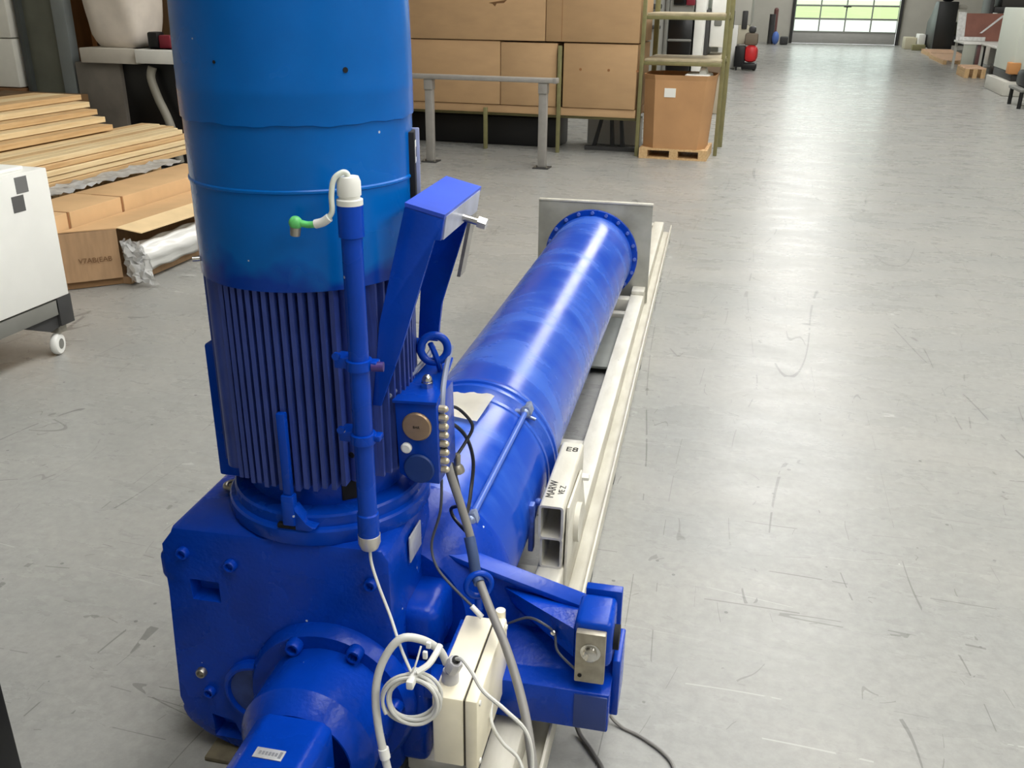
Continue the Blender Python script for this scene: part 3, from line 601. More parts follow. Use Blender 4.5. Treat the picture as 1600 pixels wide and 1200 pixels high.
P('coil_tie', MB().tube([(-.512, 1.45, .508), (-.500, 1.452, .530), (-.493, 1.475, .566)], .0022, 6, 3).box(-.516, -.500, 1.435, 1.485, .482, .503, .004), WHITEP, cl)
P('torn_tag', MB().tube([(-.500, 1.462, .508), (-.480, 1.48, .517), (-.470, 1.50, .530), (-.466, 1.52, .538)], .007, 8, 4).box(-.492, -.482, 1.478, 1.486, .53, .548, .002).box(-.488, -.478, 1.49, 1.498, .548, .563, .002), WHITEP, cl)
P('grey_hose_cable', MB().tube([(-.558, 1.93, .95), (-.562, 1.90, .87), (-.546, 1.88, .772), (-.510, 1.86, .676), (-.482, 1.84, .603), (-.462, 1.815, .53), (-.411, 1.74, .483), (-.355, 1.66, .445), (-.306, 1.58, .396), (-.268, 1.50, .345), (-.24, 1.42, .26), (-.24, 1.34, .15), (-.28, 1.22, .16)], .0102, 12), CABLEG)
P('hose_sheath', MB().tube([(-.484, 1.838, .606), (-.470, 1.82, .565), (-.462, 1.81, .525), (-.448, 1.79, .512)], .0135, 12, 4), mat('blue_grey_sheath', (62, 82, 122), .5))
P('white_box_cable', MB().tube([(-.437, 1.542, .489), (-.420, 1.53, .50), (-.393, 1.505, .492), (-.363, 1.48, .470), (-.311, 1.46, .447), (-.264, 1.45, .405), (-.248, 1.43, .33), (-.25, 1.38, .20), (-.27, 1.25, .145)], .0045, 8), CABLEW)
P('white_box_cable', MB().tube([(-.385, 1.66, .30), (-.374, 1.60, .28), (-.344, 1.58, .243), (-.302, 1.56, .222), (-.283, 1.52, .19), (-.29, 1.42, .145)], .0042, 8), CABLEW)
P('black_wire', MB().tube([(-.53, 1.80, .905), (-.56, 1.95, .885), (-.548, 2.0, .860), (-.516, 2.0, .821), (-.528, 1.98, .785), (-.546, 1.95, .756)], .0042, 8), CABLEK)
P('black_wire', MB().tube([(-.53, 1.80, .885), (-.556, 1.94, .85), (-.534, 2.0, .79), (-.520, 2.02, .715), (-.516, 1.98, .650), (-.506, 1.90, .632), (-.512, 1.87, .66)], .0048, 8), CABLEK)
P('black_wire', MB().tube([(-.512, 1.87, .668), (-.545, 1.90, .640), (-.538, 1.90, .613), (-.498, 1.86, .605)], .0045, 8), CABLEK)
P('black_wire', MB().tube([(-.53, 1.80, .86), (-.553, 1.90, .79), (-.540, 1.92, .72), (-.515, 1.87, .69)], .0062, 8), CABLEK)
P('wire_gland', MB().lathe([(.02, 0), (.016, .012), (.009, .02), (.009, .045), (.006, .05)], (-.545, 1.955, .715), (.05, -.1, 1), 16), STEEL)
P('grey_wire', MB().tube([(-.538, 1.80, .775), (-.543, 1.80, .69), (-.566, 1.80, .60), (-.55, 1.78, .552), (-.509, 1.76, .518), (-.442, 1.74, .471)], .0034, 8), mat('dark_grey_wire', (70, 74, 84), .45))
P('wire_stub', MB().cyl((-.455, 1.742, .480), (-.428, 1.735, .458), .0065, n=10), WHITEP)
P('arm_wire', MB().tube([(-.386, 1.84, .37), (-.335, 1.82, .410), (-.292, 1.80, .413), (-.266, 1.80, .390), (-.253, 1.775, .360), (-.206, 1.748, .337)], .0032, 8), mat('dark_grey_wire', (70, 74, 84), .45))
P('wire_bead', MB().sphere((-.268, 1.80, .392), .009, u=12, v=8), CHROME)

# cables lying on the floor and the loose sheet on the tube
fc = empty('floor_cable', (-.05, 1.92, 0), MA, mworld(-.05, 1.92)); tag(fc, 'thin grey cable curling over the floor beside the lower blue arm', 'cable')
MB().tube([(-.16, 1.99, .10), (-.137, 1.965, .03), (-.10, 1.945, .006), (-.048, 1.921, .006), (.013, 1.878, .006), (.045, 1.83, .006), (.057, 1.74, .006), (.03, 1.60, .006)], .005, 8).build('cable_sheath', CABLEG, fc)
fc2 = empty('floor_cable', (-.16, 1.84, 0), MA, mworld(-.16, 1.84)); tag(fc2, 'dark grey cable dropping to the floor under the lower blue arm', 'cable')
MB().tube([(-.23, 1.93, .12), (-.212, 1.90, .02), (-.164, 1.838, .007), (-.122, 1.761, .007), (-.10, 1.60, .007)], .0062, 8).build('cable_sheath', mat('dark_cable_sheath', (88, 86, 84), .5), fc2)
sh = empty('cardboard_sheet', (-.71, 2.55, .60), MA, mworld(-.71, 2.55, .60)); tag(sh, 'small cream cardboard sheet lying on top of the blue pump tube', 'cardboard')
def shf(u, v):
    b = -.815 + .195 * u + .012 * v; a = 2.455 + .19 * v + .006 * math.sin(u * 23) * v; d = b + .695
    return (b, a, .6225 - .9 * d * d + .004 * math.sin(u * 5 + v * 3))
g = MB().grid(shf, 14, 8); bmesh.ops.solidify(g.bm, geom=g.bm.faces[:], thickness=-.003)
g.build('sheet', mat('cream_card', (244, 238, 220), .8, var=.05, vscale=12), sh)

# ---------------------------------------------------------------- left side: trolley, cartons, timber
tc_ = empty('wheeled_cabinet', (-3.9, 3.4, 0)); tag(tc_, 'white sheet metal cabinet on a dark wheeled frame with two grey squares', 'cabinet')
MB().box(-4.32, -3.54, 2.9, 3.885, .315, .975, .006).build('cabinet_body', WHITEM, tc_)
MB().box(-4.30, -3.60, 2.92, 3.80, .975, .995, .006).build('cabinet_top', WHITEM, tc_)
for y, z, g_ in ((3.665, .882, (118, 118, 116)), (3.625, .796, (92, 92, 90))):
    MB().box(-3.5405, -3.5385, y, y + .078, z, z + .078).build('logo_square', mat('logo_grey_%d' % g_[0], g_, .5), tc_)
MB().box(-3.62, -3.548, 2.9, 3.83, .225, .305, .004).build('frame_rail', GREYM, tc_)
MB().box(-4.30, -4.23, 2.9, 3.83, .225, .305, .004).build('frame_rail', GREYM, tc_)
MB().box(-4.30, -3.548, 3.79, 3.875, .225, .305, .004).build('frame_rail', DGREY, tc_)
for x in (-4.28, -3.615):
    MB().box(x - .02, x + .07, 3.80, 3.90, .16, .315, .004).prism([(3.55, .225), (3.81, .225), (3.81, .155), (3.74, .145)], 0, x, x + .05).build('corner_bracket', DGREY, tc_)
    fk = MB().box(x - .015, x + .045, 3.80, 3.86, .115, .16, .004).build('caster_fork', STEEL, tc_)
    MB().lathe([(.03, -.02), (.052, -.018), (.058, -.01), (.058, .01), (.052, .018), (.03, .02)], (x + .02, 3.80, .058), (1, .3, 0), 28).build('caster_wheel', WHITEP, tc_)
    MB().lathe([(.028, -.021), (.028, .021)], (x + .02, 3.80, .058), (1, .3, 0), 16).build('wheel_hub', GREYM, tc_)

MB().lathe([(.03, -.02), (.05, -.018), (.055, 0), (.05, .018), (.03, .02)], (-3.90, 3.46, .055), (1, .5, 0), 24).box(-3.93, -3.86, 3.43, 3.50, .10, .226, .006).build('caster_wheel', BLACK, tc_)
# black cabinet whose edge shows at the lower left
bk = empty('black_cabinet', (-1.85, 1.15, 0)); tag(bk, 'black cabinet edge cut off by the lower left corner of the picture', 'cabinet')
MB().box(-2.25, -1.535, .86, 1.273, .02, .95, .006).build('cabinet_body', BLACK, bk)
MB().box(-2.23, -1.55, .88, 1.255, 0, .02).build('plinth', BLACK, bk)
MB().box(-2.27, -1.52, .85, 1.28, .95, .97, .004).build('cabinet_top', BLACK, bk)

def carton(name, x0, x1, y0, y1, z0, z1, m, label, cat='carton', group=None, tape=True):
    c = empty(name, ((x0 + x1) / 2, (y0 + y1) / 2, z0)); tag(c, label, cat, group)
    MB().box(x0, x1, y0, y1, z0, z1, .006).build('carton_body', m, c)
    return c
seam = mat('carton_seam', (150, 104, 64), .85)
for i, (y0, y1, lab) in enumerate(((4.0, 4.90, 'long tan carton next to the white cabinet, nearest of three in a row'), (4.915, 5.43, 'short tan carton in the middle of the row beside the timber'), (5.445, 6.75, 'long tan carton at the far end of the row beside the timber'))):
    c = carton('shipping_carton', -4.76, -4.36, y0, y1, 0, .48, CARD2, lab, group='cartons in a row beside the timber')
    MB().box(-4.363, -4.358, y1 - .012, y1 + .004, .36, .482).box(-4.60, -4.36, y1 - .009, y1 + .003, .478, .4815).build('closing_seam', seam, c)
# open carton with printed end
oc = empty('open_carton', (-4.2, 5.4, 0)); tag(oc, 'open brown carton on the floor with print on its end', 'carton')
mb = MB()
def wall(p, q, z0, z1, t=.006):
    p = Vector((p[0], p[1], 0)); q = Vector((q[0], q[1], 0)); n_ = (q - p).cross(Vector((0, 0, 1))).normalized() * t
    return MB().hexa([(p.x, p.y, z0), (q.x, q.y, z0), ((q + n_).x, (q + n_).y, z0), ((p + n_).x, (p + n_).y, z0), (p.x, p.y, z1), (q.x, q.y, z1), ((q + n_).x, (q + n_).y, z1), ((p + n_).x, (p + n_).y, z1)])
e1, e2 = (-4.345, 4.72), (-4.075, 4.975)
wall(e2, e1, .055, .375).build('printed_end', CARDD, oc)
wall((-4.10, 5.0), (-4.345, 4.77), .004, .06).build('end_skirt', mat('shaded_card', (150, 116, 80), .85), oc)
wall((-4.35, 4.75), (-4.345, 6.4), .004, .375).build('back_side', CARDD, oc)
wall((-4.345, 6.4), (-4.05, 6.4), .004, .375).build('far_end', CARDD, oc)
MB().box(-4.345, -4.04, 5.0, 6.4, .004, .05).build('carton_base', CARDD, oc)
MB().hexa([(-4.34, 4.76, .375), (-4.08, 4.985, .375), (-4.06, 6.4, .375), (-4.34, 6.4, .375), (-4.34, 4.76, .381), (-4.08, 4.985, .381), (-4.06, 6.4, .381), (-4.34, 6.4, .381)]).build('carton_top', CARD2, oc)
MB().hexa([(-4.085, 4.99, .378), (-3.93, 5.03, .345), (-3.90, 6.3, .33), (-4.06, 6.3, .372), (-4.085, 4.99, .384), (-3.93, 5.03, .351), (-3.90, 6.3, .337), (-4.06, 6.3, .378)]).build('top_flap', mat('pale_card', (230, 202, 156), .8, var=.05), oc)
de = math.atan2(e2[1] - e1[1], e2[0] - e1[0])
inst(text_mesh('V7AB(EAB', .046, INKB, 'end_print'), 'end_print', oc, (-4.185 + .006, 4.872 - .006, .19), (R(90), 0, de))
fs_ = empty('foil_sleeve', (-4.0, 5.6, .05)); tag(fs_, 'white film wrapped bundle sliding out of the open carton', 'bundle')
def slv(u, v):
    an = 2 * math.pi * v; rx = .075 + .010 * math.sin(5 * an + u * 3); rz = .10 + .008 * math.sin(7 * an)
    return (-4.005 + rx * math.cos(an) * (1 + .02 * math.sin(u * 40)), 5.02 + 1.3 * u, .165 + rz * math.sin(an) + .006 * math.sin(u * 31 + an * 3))
s_ = MB(); s_.ring_mesh([[slv(i / 40, k / 28) for k in range(28)] for i in range(41)]); s_.build('wrapped_bundle', FOIL, fs_, 80)
rng = random.Random(5)
def crumple(x0, y0, z0, ux, uy, uz, vx, vy, vz, amp, nu, nv, seed):
    rg = random.Random(seed); mb = MB(); off = [[(rg.uniform(-amp, amp), rg.uniform(-amp, amp), rg.uniform(-amp, amp)) for j in range(nv + 1)] for i in range(nu + 1)]
    mb.grid(lambda u, v: tuple(p + u * q + v * r + off[round(u * nu)][round(v * nv)][k] for k, (p, q, r) in enumerate(((x0, ux, vx), (y0, uy, vy), (z0, uz, vz)))), nu, nv)
    bmesh.ops.solidify(mb.bm, geom=mb.bm.faces[:], thickness=.0015); return mb
cf = empty('crumpled_film', (-4.0, 4.98, .02)); tag(cf, 'crumpled clear plastic film hanging beside the printed carton end', 'film')
crumple(-4.07, 4.985, .31, .13, .03, -.02, .05, -.02, -.27, .014, 8, 12, 2).build('film_fold', FILMC, cf, 20)
crumple(-4.05, 4.97, .30, .12, .06, -.03, .10, -.03, -.25, .016, 7, 12, 9).build('film_fold', FILM, cf, 20)
cf2 = empty('packing_film', (-4.87, 5.5, .49)); tag(cf2, 'strip of crumpled packing film between the timber and the carton row', 'film')
crumple(-4.975, 4.2, .50, .0, 2.6, 0, .19, 0, -.01, .012, 60, 4, 4).build('film_strip', FILM, cf2, 20)
# timber stacks: every board a thing
ORD = ('first', 'second', 'third', 'fourth', 'fifth', 'sixth', 'seventh')
def board(name, x0, x1, y0, y1, z0, z1, m, label, group):
    o = MB().box(x0, x1, y0, y1, z0, z1, .003, 1).build(name, m, None, loc=((x0 + x1) / 2, (y0 + y1) / 2, z0)); tag(o, label, 'board', group); return o
rg = random.Random(11)
for k in range(5):
    z = .48 + k * .042; nb = 7 - (1 if k == 4 else 0)
    for i in range(nb):
        if k < 4 and i > 2: continue
        x1 = -5.0 - .10 * i - (.03 if k == 4 else 0) - rg.uniform(0, .012) - .012 * (k % 2)
        board('timber_board', x1 - .094, x1, 3.6, 7.30 + .05 * i + rg.uniform(-.07, .05) - (.02 * k), z, z + .038, PINE if (k + i) % 3 else PINE2,
              ('pine board of the front lower timber stack, %s layer down, %s from the aisle' % (ORD[4 - k], ORD[i])), 'boards of the lower timber stack')
for k in range(5):
    z = .70 + k * .050
    for i in range(4 if k < 4 else 3):
        x1 = -5.50 - .125 * k - .17 * i
        if i > 0 and k < 4: continue
        board('timber_board', x1 - .165, x1, 3.8, 6.86 + .075 * k + rg.uniform(-.02, .02), z, z + .045, PINE if (k + i) % 2 else PINE2,
              ('wide pine board of the rear higher timber stack, %s layer down, %s from the aisle' % (ORD[4 - k], ORD[i])), 'boards of the higher timber stack')
for i, y in enumerate((4.3, 5.6, 6.7)):
    tag(MB().box(-5.72, -5.03, y, y + .12, 0, .48, .004).build('timber_bearer', PINE2, None, loc=(-5.4, y + .06, 0)), 'squared timber bearer under the lower timber stack, %s from the camera' % ('nearest', 'second', 'third')[i], 'timber', 'bearers under the lower stack')
    tag(MB().box(-6.6, -5.78, y, y + .12, 0, .70, .004).build('timber_bearer', PINE2, None, loc=(-6.2, y + .06, 0)), 'squared timber bearer under the higher timber stack, %s from the camera' % ('nearest', 'second', 'third')[i], 'timber', 'bearers under the higher stack')

# ---------------------------------------------------------------- back left: column, bag, machine table
colm = empty('steel_column', (-7.75, 8.85, 0)); struct(colm); colm.name = 'trim_3'; ORG['trim_3'] = Vector((-7.75, 8.85, 0))
MB().box(-8.0, -7.56, 8.86, 8.90, 0, ZC).build('column_web', mat('greenish_grey_steel', (98, 100, 88), .5, var=.12, vscale=3), colm)
MB().box(-7.60, -7.44, 8.82, 8.94, 0, ZC, .004).build('column_flange', mat('blue_grey_steel', (132, 138, 138), .45, var=.08, vscale=3), colm)
MB().box(-8.06, -8.0, 8.80, 8.96, 0, ZC, .004).build('column_flange', mat('dark_steel', (70, 74, 72), .5, var=.1, vscale=3), colm)
for k, z in enumerate((0.80, 1.31, 1.82)):
    o = MB().box(-9.2, -8.12, 8.75, 9.25, z, z + .50, .008).build('foam_block', mat('white_foam', (224, 222, 212), .8, var=.03), None, loc=(-8.66, 9, z))
    tag(o, ('white foam block at the bottom of the stack behind the column', 'white foam block in the middle of the stack behind the column', 'white foam block on top of the stack behind the column')[k], 'block', 'white foam blocks')
carton('flat_carton', -9.2, -8.1, 8.7, 9.25, 0, .79, mat('dark_carton', (120, 84, 52), .85, var=.1), 'dark brown carton under the stack of white foam blocks')
carton('flat_carton', -8.05, -7.0, 7.9, 8.45, 0, .80, mat('umber_carton', (110, 82, 50), .85, var=.1), 'dim brown carton behind the higher timber stack')
struct(MB().box(-8.3, -5.2, 9.75, 9.85, 0, 3.2).build('wall_partition', mat('brown_board_wall', (104, 78, 48), .7, var=.08, vscale=2)))
tag(MB().box(-8.05, -7.70, 9.5, 9.58, 0, 2.6, .004).build('wooden_plank', mat('orange_plank', (140, 90, 44), .6, var=.15, vscale=5, stretch=(4, 4, .5)), None, loc=(-7.88, 9.54, 0)), 'upright orange brown plank leaning behind the steel column', 'plank')
mt_ = empty('machine_table', (-6.7, 9.0, 0)); tag(mt_, 'pale table top over grey and black machine cabinets by the brown wall', 'machine')
MB().box(-7.25, -6.55, 8.72, 9.4, 1.085, 1.235, .01).build('table_slab', mat('dusty_white', (200, 194, 182), .6, var=.05), mt_)
MB().box(-6.70, -6.05, 8.76, 9.4, 1.17, 1.235, .01).build('table_slab', WHITEM, mt_)
MB().box(-6.53, -5.9, 8.66, 9.3, 1.10, 1.235, .012).build('front_tray', WHITEM, mt_)
MB().box(-7.40, -6.84, 8.80, 9.35, 0, 1.085, .01).build('grey_cabinet', mat('film_wrapped_grey', (118, 112, 104), .35, var=.15, vscale=4), mt_)
MB().box(-6.84, -5.95, 8.85, 9.35, 0, 1.10, .006).build('black_cabinet_body', BLACK, mt_)
MB().tube([(-6.42, 8.78, 1.06), (-6.44, 8.76, .95), (-6.37, 8.74, .75), (-6.27, 8.72, .55), (-6.22, 8.72, .35), (-6.2, 8.74, .1)], .045, 12).build('suction_hose', mat('grey_hose', (146, 142, 130), .5), mt_)
bg_ = empty('big_bag', (-6.9, 9.05, 1.235)); tag(bg_, 'white woven bulk bag standing on the pale machine table', 'bag')
def bag(u, v):
    an = 2 * math.pi * v; z = 1.237 + 1.25 * u; k = .30 + .05 * math.sin(math.pi * min(u * 1.2, 1)) + .05 * u - (.05 * (1 - min(u / .08, 1)))
    cx = math.copysign(abs(math.cos(an)) ** .6, math.cos(an)); sy = math.copysign(abs(math.sin(an)) ** .6, math.sin(an))
    return (-6.9 + (k + .008 * math.sin(9 * an + u * 12)) * cx, 9.08 + (k * .85 + .008 * math.sin(7 * an + 9 * u)) * sy, z)
MB().ring_mesh([[bag(i / 20, k / 40) for k in range(40)] for i in range(21)]).build('bag_body', mat('white_woven_bag', (226, 216, 204), .7, var=.06, vscale=5, bump=.2, bscale=6), bg_, 60)
rd = empty('hand_tool', (-6.33, 8.95, 1.235)); tag(rd, 'black and red hand tool lying on the machine table tray', 'tool')
MB().box(-6.50, -6.38, 8.86, 9.0, 1.237, 1.40, .02).build('tool_body', BLACK, rd)
MB().box(-6.38, -6.24, 8.88, 8.98, 1.237, 1.37, .015).build('tool_motor', mat('dark_red', (132, 34, 50), .5), rd)
MB().cyl((-6.24, 8.93, 1.33), (-6.19, 8.93, 1.33), .03, n=14).build('tool_nose', WHITEP, rd)

# ---------------------------------------------------------------- guard rail
gr = empty('guard_rail', (-3.3, 10.25, 0)); tag(gr, 'grey steel guard rail on two posts before the cardboard rack', 'rail')
MB().box(-4.9, -2.42, 10.17, 10.29, .915, .965, .012).build('top_bar', RAILM, gr)
MB().box(-2.46, -2.415, 10.168, 10.292, .912, .968, .006).build('end_cap', RAILM, gr)
for x in (-3.90, -2.575, -5.0):
    p_ = MB().box(x - .045, x + .045, 10.20, 10.28, .012, .915, .008).build('post', RAILM, gr)
    MB().box(x - .09, x + .09, 10.15, 10.33, 0, .012).build('base_plate', DGREY, p_)
    MB().box(x - .05, x + .05, 10.185, 10.295, .80, .915, .01).build('post_bracket', RAILM, p_)
    for dx in (-.065, .065): MB().cyl((x + dx, 10.18, .012), (x + dx, 10.18, .03), .014, n=6).build('anchor_bolt', STEEL, p_)
MB().box(-4.32, -4.16, 10.18, 10.28, .965, 1.02, .02).build('bar_bracket', RAILM, gr)
# olive rack with cardboard
rk = empty('cardboard_rack', (-3.2, 11.9, 0)); tag(rk, 'olive steel rack holding large brown cardboard cartons behind the guard rail', 'rack')
for x, y in ((-5.6, 11.36), (-3.60, 11.36), (-2.67, 11.36), (-1.70, 11.42), (-.79, 11.75)):
    h = 3.2 if x > -2 or x < -5 else (1.24 if x > -3 else .50)
    MB().box(x - .022, x + .022, y, y + .05, 0, h, .004).build('post', OLIVE, rk)
for x in (-5.6, -1.70, -.79): MB().box(x - .03, x + .03, 12.5, 12.56, 0, 3.2, .004).build('post', OLIVE, rk)
MB().box(-5.6, -1.74, 11.50, 11.56, .40, .44, .004).build('beam', OLIVE, rk)
MB().box(-5.6, -1.74, 12.4, 12.46, .40, .44, .004).build('beam', OLIVE, rk)
MB().box(-5.62, -1.74, 11.42, 12.45, .44, .535, .006).build('deck_board', CARD, rk)
for z in (1.075, 1.575):
    MB().box(-1.70, -.79, 11.50, 11.56, z - .03, z + .01, .004).build('beam', OLIVE, rk)
    MB().box(-1.70, -.79, 12.45, 12.5, z - .03, z + .01, .004).build('beam', OLIVE, rk)
    MB().box(-1.68, -.80, 11.52, 12.46, z + .01, z + .04, .004).build('shelf', mat('worn_shelf_board', (178, 166, 138), .7, var=.15, vscale=8), rk)
for i, (x0, x1, z0, z1, lab) in enumerate(((-5.55, -3.42, .54, 1.275, 'wide brown carton low in the rack behind the motor'), (-3.41, -2.71, .54, 1.265, 'brown carton in the lower rack row left of the dark upright gap'), (-2.63, -1.75, .54, 1.27, 'brown carton at the right end of the lower rack row'),
        (-5.55, -2.86, 1.285, 2.35, 'large brown carton high in the rack with a dark scuff'), (-2.85, -1.74, 1.285, 2.35, 'tall brown carton at the right end of the upper rack row'))):
    c = carton('rack_carton', x0, x1, 11.40 if z0 < 1 else 11.385, 12.4, z0, z1, CARD if i % 2 else mat('mid_cardboard', (184, 150, 110), .8, var=.05, vscale=3, stretch=(1, 1, 2.5)), lab, group='cartons in the olive rack')
    if i == 2:
        for q in range(3): MB().cyl((-2.42 + q * .34, 11.40, .98), (-2.42 + q * .34, 11.396, .98), .016, n=10).build('punched_hole', seam, c)
    if i == 3: MB().prism([(-3.56, 1.70), (-3.40, 1.725), (-3.33, 1.735), (-3.37, 1.70), (-3.46, 1.695), (-3.48, 1.66), (-3.51, 1.69)], 1, 11.382, 11.386).build('scuff_mark', mat('dark_scuff', (112, 80, 48), .9), c)
    if i == 4: MB().box(-2.66, -2.655, 11.382, 11.386, 1.30, 2.3).build('fold_line', seam, c)
# dark and pale gear under the rack
ug = empty('folded_stand', (-2.2, 11.9, 0)); tag(ug, 'pale and black metal frames stored on the floor under the rack', 'frame')
MB().box(-2.45, -1.78, 12.1, 12.4, .02, .36, .02).build('pale_bin', mat('pale_bin_plastic', (186, 188, 186), .5), ug)
for x, dx in ((-2.22, -.10), (-2.10, .02), (-1.98, .03)): MB().hexa([(x + dx, 11.75, .02), (x + dx + .05, 11.75, .02), (x + dx + .05, 11.8, .02), (x + dx, 11.8, .02), (x, 11.75, .40), (x + .04, 11.75, .40), (x + .04, 11.8, .40), (x, 11.8, .40)]).build('frame_leg', BLACK, ug)
MB().box(-2.4, -1.75, 11.72, 11.8, .0, .05).build('frame_base', DGREY, ug)
tag(MB().box(-5.3, -2.75, 11.75, 12.3, 0, .36, .02).build('black_crate', BLACK, None, loc=(-4, 12, 0)), 'low black crate filling the gap under the rack', 'crate')

# ---------------------------------------------------------------- pallet carton
pc = empty('timber_pallet', (-1.24, 11.75, 0)); tag(pc, 'small wooden pallet under the tall brown pallet carton', 'pallet')
for x in (-1.60, -1.24, -.90): MB().box(x - .05, x + .05, 11.30, 12.0, .02, .10).build('block', PINE2, pc)
MB().box(-1.65, -.85, 11.30, 12.0, 0, .02).build('base_board', PINE2, pc)
for k in range(5): MB().box(-1.65, -.85, 11.30 + k * .145, 11.42 + k * .145, .10, .122).build('deck_slat', PINE2, pc)
pb = empty('pallet_carton', (-1.24, 11.7, .122)); tag(pb, 'tall open brown pallet carton with a white label beside the aisle', 'carton')
ck = mat('orange_brown_card', (186, 142, 98), .8, var=.07, vscale=3)
def octo(x0, x1, y0, y1, z, c=.14): return [(x0 + c, y0, z), (x1 - c * .6, y0, z), (x1, y0 + c, z), (x1, y1 - c, z), (x1 - c, y1, z), (x0 + c, y1, z), (x0, y1 - c, z), (x0, y0 + c, z)]
MB().ring_mesh([octo(-1.63, -.89, 11.32, 11.97, .122), octo(-1.65, -.84, 11.30, 12.0, .90)]).build('carton_body', ck, pb)
MB().ring_mesh([octo(-1.65, -.84, 11.30, 12.0, .90), octo(-1.66, -.83, 11.29, 12.01, .955), octo(-1.652, -.838, 11.298, 12.002, .955), octo(-1.642, -.848, 11.308, 11.992, .90)], cap0=False, cap1=False).build('carton_rim', ck, pb)
MB().box(-1.395, -1.265, 11.296, 11.304, .71, .81).build('white_label', WHITEP, pb)
MB().prism([(-1.05, .95), (-.95, .95), (-.97, 1.02), (-1.03, 1.03)], 1, 11.6, 11.8, .01).box(-1.2, -.9, 11.5, 11.9, .88, .955, .02).build('packing_paper', WHITEP, pb)

# ---------------------------------------------------------------- machines beyond the rack
def machine(name, label, boxes, cat='machine', loc=None):
    e = empty(name, loc or ((boxes[0][1] + boxes[0][2]) / 2, (boxes[0][3] + boxes[0][4]) / 2, 0)); tag(e, label, cat)
    for b in boxes: MB().box(*b[1:7], b[8] if len(b) > 8 else .02).build(b[0], b[7], e)
    return e
CRT = mat('screen_black', (10, 12, 14), .25)
machine('grey_machine', 'grey machine cabinet with black shelves seen through the olive rack', [('cabinet_body', -3.3, -2.05, 16.0, 17.0, 0, 2.3, mat('light_grey_machine', (150, 150, 144), .5)),
    ('dark_bay', -1.98, -1.60, 15.95, 16.9, .05, 1.50, CRT), ('shelf', -1.98, -1.60, 15.92, 16.9, 1.12, 1.16, GREYM), ('shelf', -1.98, -1.60, 15.92, 16.9, .80, .84, GREYM), ('rail_bar', -2.6, -2.1, 15.9, 15.96, 1.30, 1.36, DGREY), ('rail_bar', -2.6, -2.1, 15.9, 15.96, 1.60, 1.68, DGREY), ('side_panel', -2.05, -1.98, 15.95, 17.0, 0, 2.3, GREYM), ('header', -1.98, -1.6, 15.95, 16.9, 1.5, 2.3, mat('light_grey_machine', (150, 150, 144), .5)), ('lamp_box', -1.92, -1.72, 15.9, 15.96, 1.66, 1.9, CRT), ('red_sign', -1.72, -1.58, 15.88, 15.95, 1.66, 1.85, mat('dark_red', (132, 34, 50), .5))])
machine('white_post_machine', 'white upright machine between the rack and the aisle', [('column', -1.58, -1.43, 16.0, 17.2, 0, 2.6, WHITEM), ('body', -1.36, -1.12, 16.4, 17.4, 1.03, 2.2, WHITEM), ('column_base', -1.42, -1.05, 16.2, 17.4, 0, .9, mat('beige_machine', (190, 178, 156), .5)), ('dark_strip', -1.43, -1.37, 16.3, 17, .9, 1.6, DGREY), ('slot', -1.30, -1.18, 16.38, 16.42, 1.35, 1.5, GREYM), ('drawer', -1.40, -1.08, 16.15, 16.3, .62, .86, mat('brown_drawer', (128, 108, 88), .6))])
machine('white_cabinet_machine', 'white and beige machine tower beside the aisle with dark windows', [('tower', -1.98, -1.5, 27.0, 28.0, .0, 1.1, WHITEM), ('tower_top', -2.0, -1.2, 27.0, 28.4, 1.1, 3.2, mat('pale_grey_machine', (196, 194, 184), .5)), ('window', -1.78, -1.62, 26.96, 27.02, 1.0, 1.45, DGREY), ('window', -1.42, -1.28, 26.96, 27.02, 1.0, 1.45, DGREY), ('beige_body', -1.5, -1.22, 27.0, 28.0, .62, 1.1, mat('cream_machine', (206, 200, 178), .5))])
rc = machine('red_cart', 'small red and black floor cart standing at the aisle edge', [('black_body', -1.5, -1.24, 26.4, 26.9, .08, .60, BLACK), ('red_drum', -1.26, -.92, 26.35, 26.85, .20, .62, REDM, .12), ('dark_base', -1.3, -.92, 26.35, 26.9, .03, .18, BLACK), ('top_pack', -1.28, -.95, 26.45, 26.85, .62, .92, mat('dusty_brown', (120, 108, 92), .7), .05), ('top_lid', -1.2, -1.02, 26.5, 26.8, .92, 1.08, DGREY, .05)], 'cart')
for x in (-1.45, -1.0): MB().cyl((x, 26.5, .04), (x + .04, 26.5, .04), .04, n=14).build('wheel', BLACK, rc)
ex = empty('gas_trolley', (-.8, 41.6, 0)); tag(ex, 'dark gas bottle trolley with a blue sack beside the far door', 'trolley')
MB().cyl((-1.0, 41.6, .02), (-1.0, 41.6, 1.15), .12, n=20).build('dark_bottle', DGREY, ex)
MB().cyl((-.88, 41.75, .02), (-.88, 41.75, 1.3), .09, n=20).sphere((-.88, 41.75, 1.3), .09).build('brown_bottle', mat('maroon_bottle', (110, 74, 70), .5), ex)
MB().sphere((-.80, 41.45, .26), .14, sz=1.8).build('blue_sack', mat('blue_sack', (88, 120, 196), .6), ex)
MB().box(-.62, -.3, 41.5, 42.2, .02, .30, .03).build('low_box', DGREY, ex)
struct(MB().box(-9.6, -2.2, 30.0, 30.1, 0, 7).build('wall_inner', WALLM))

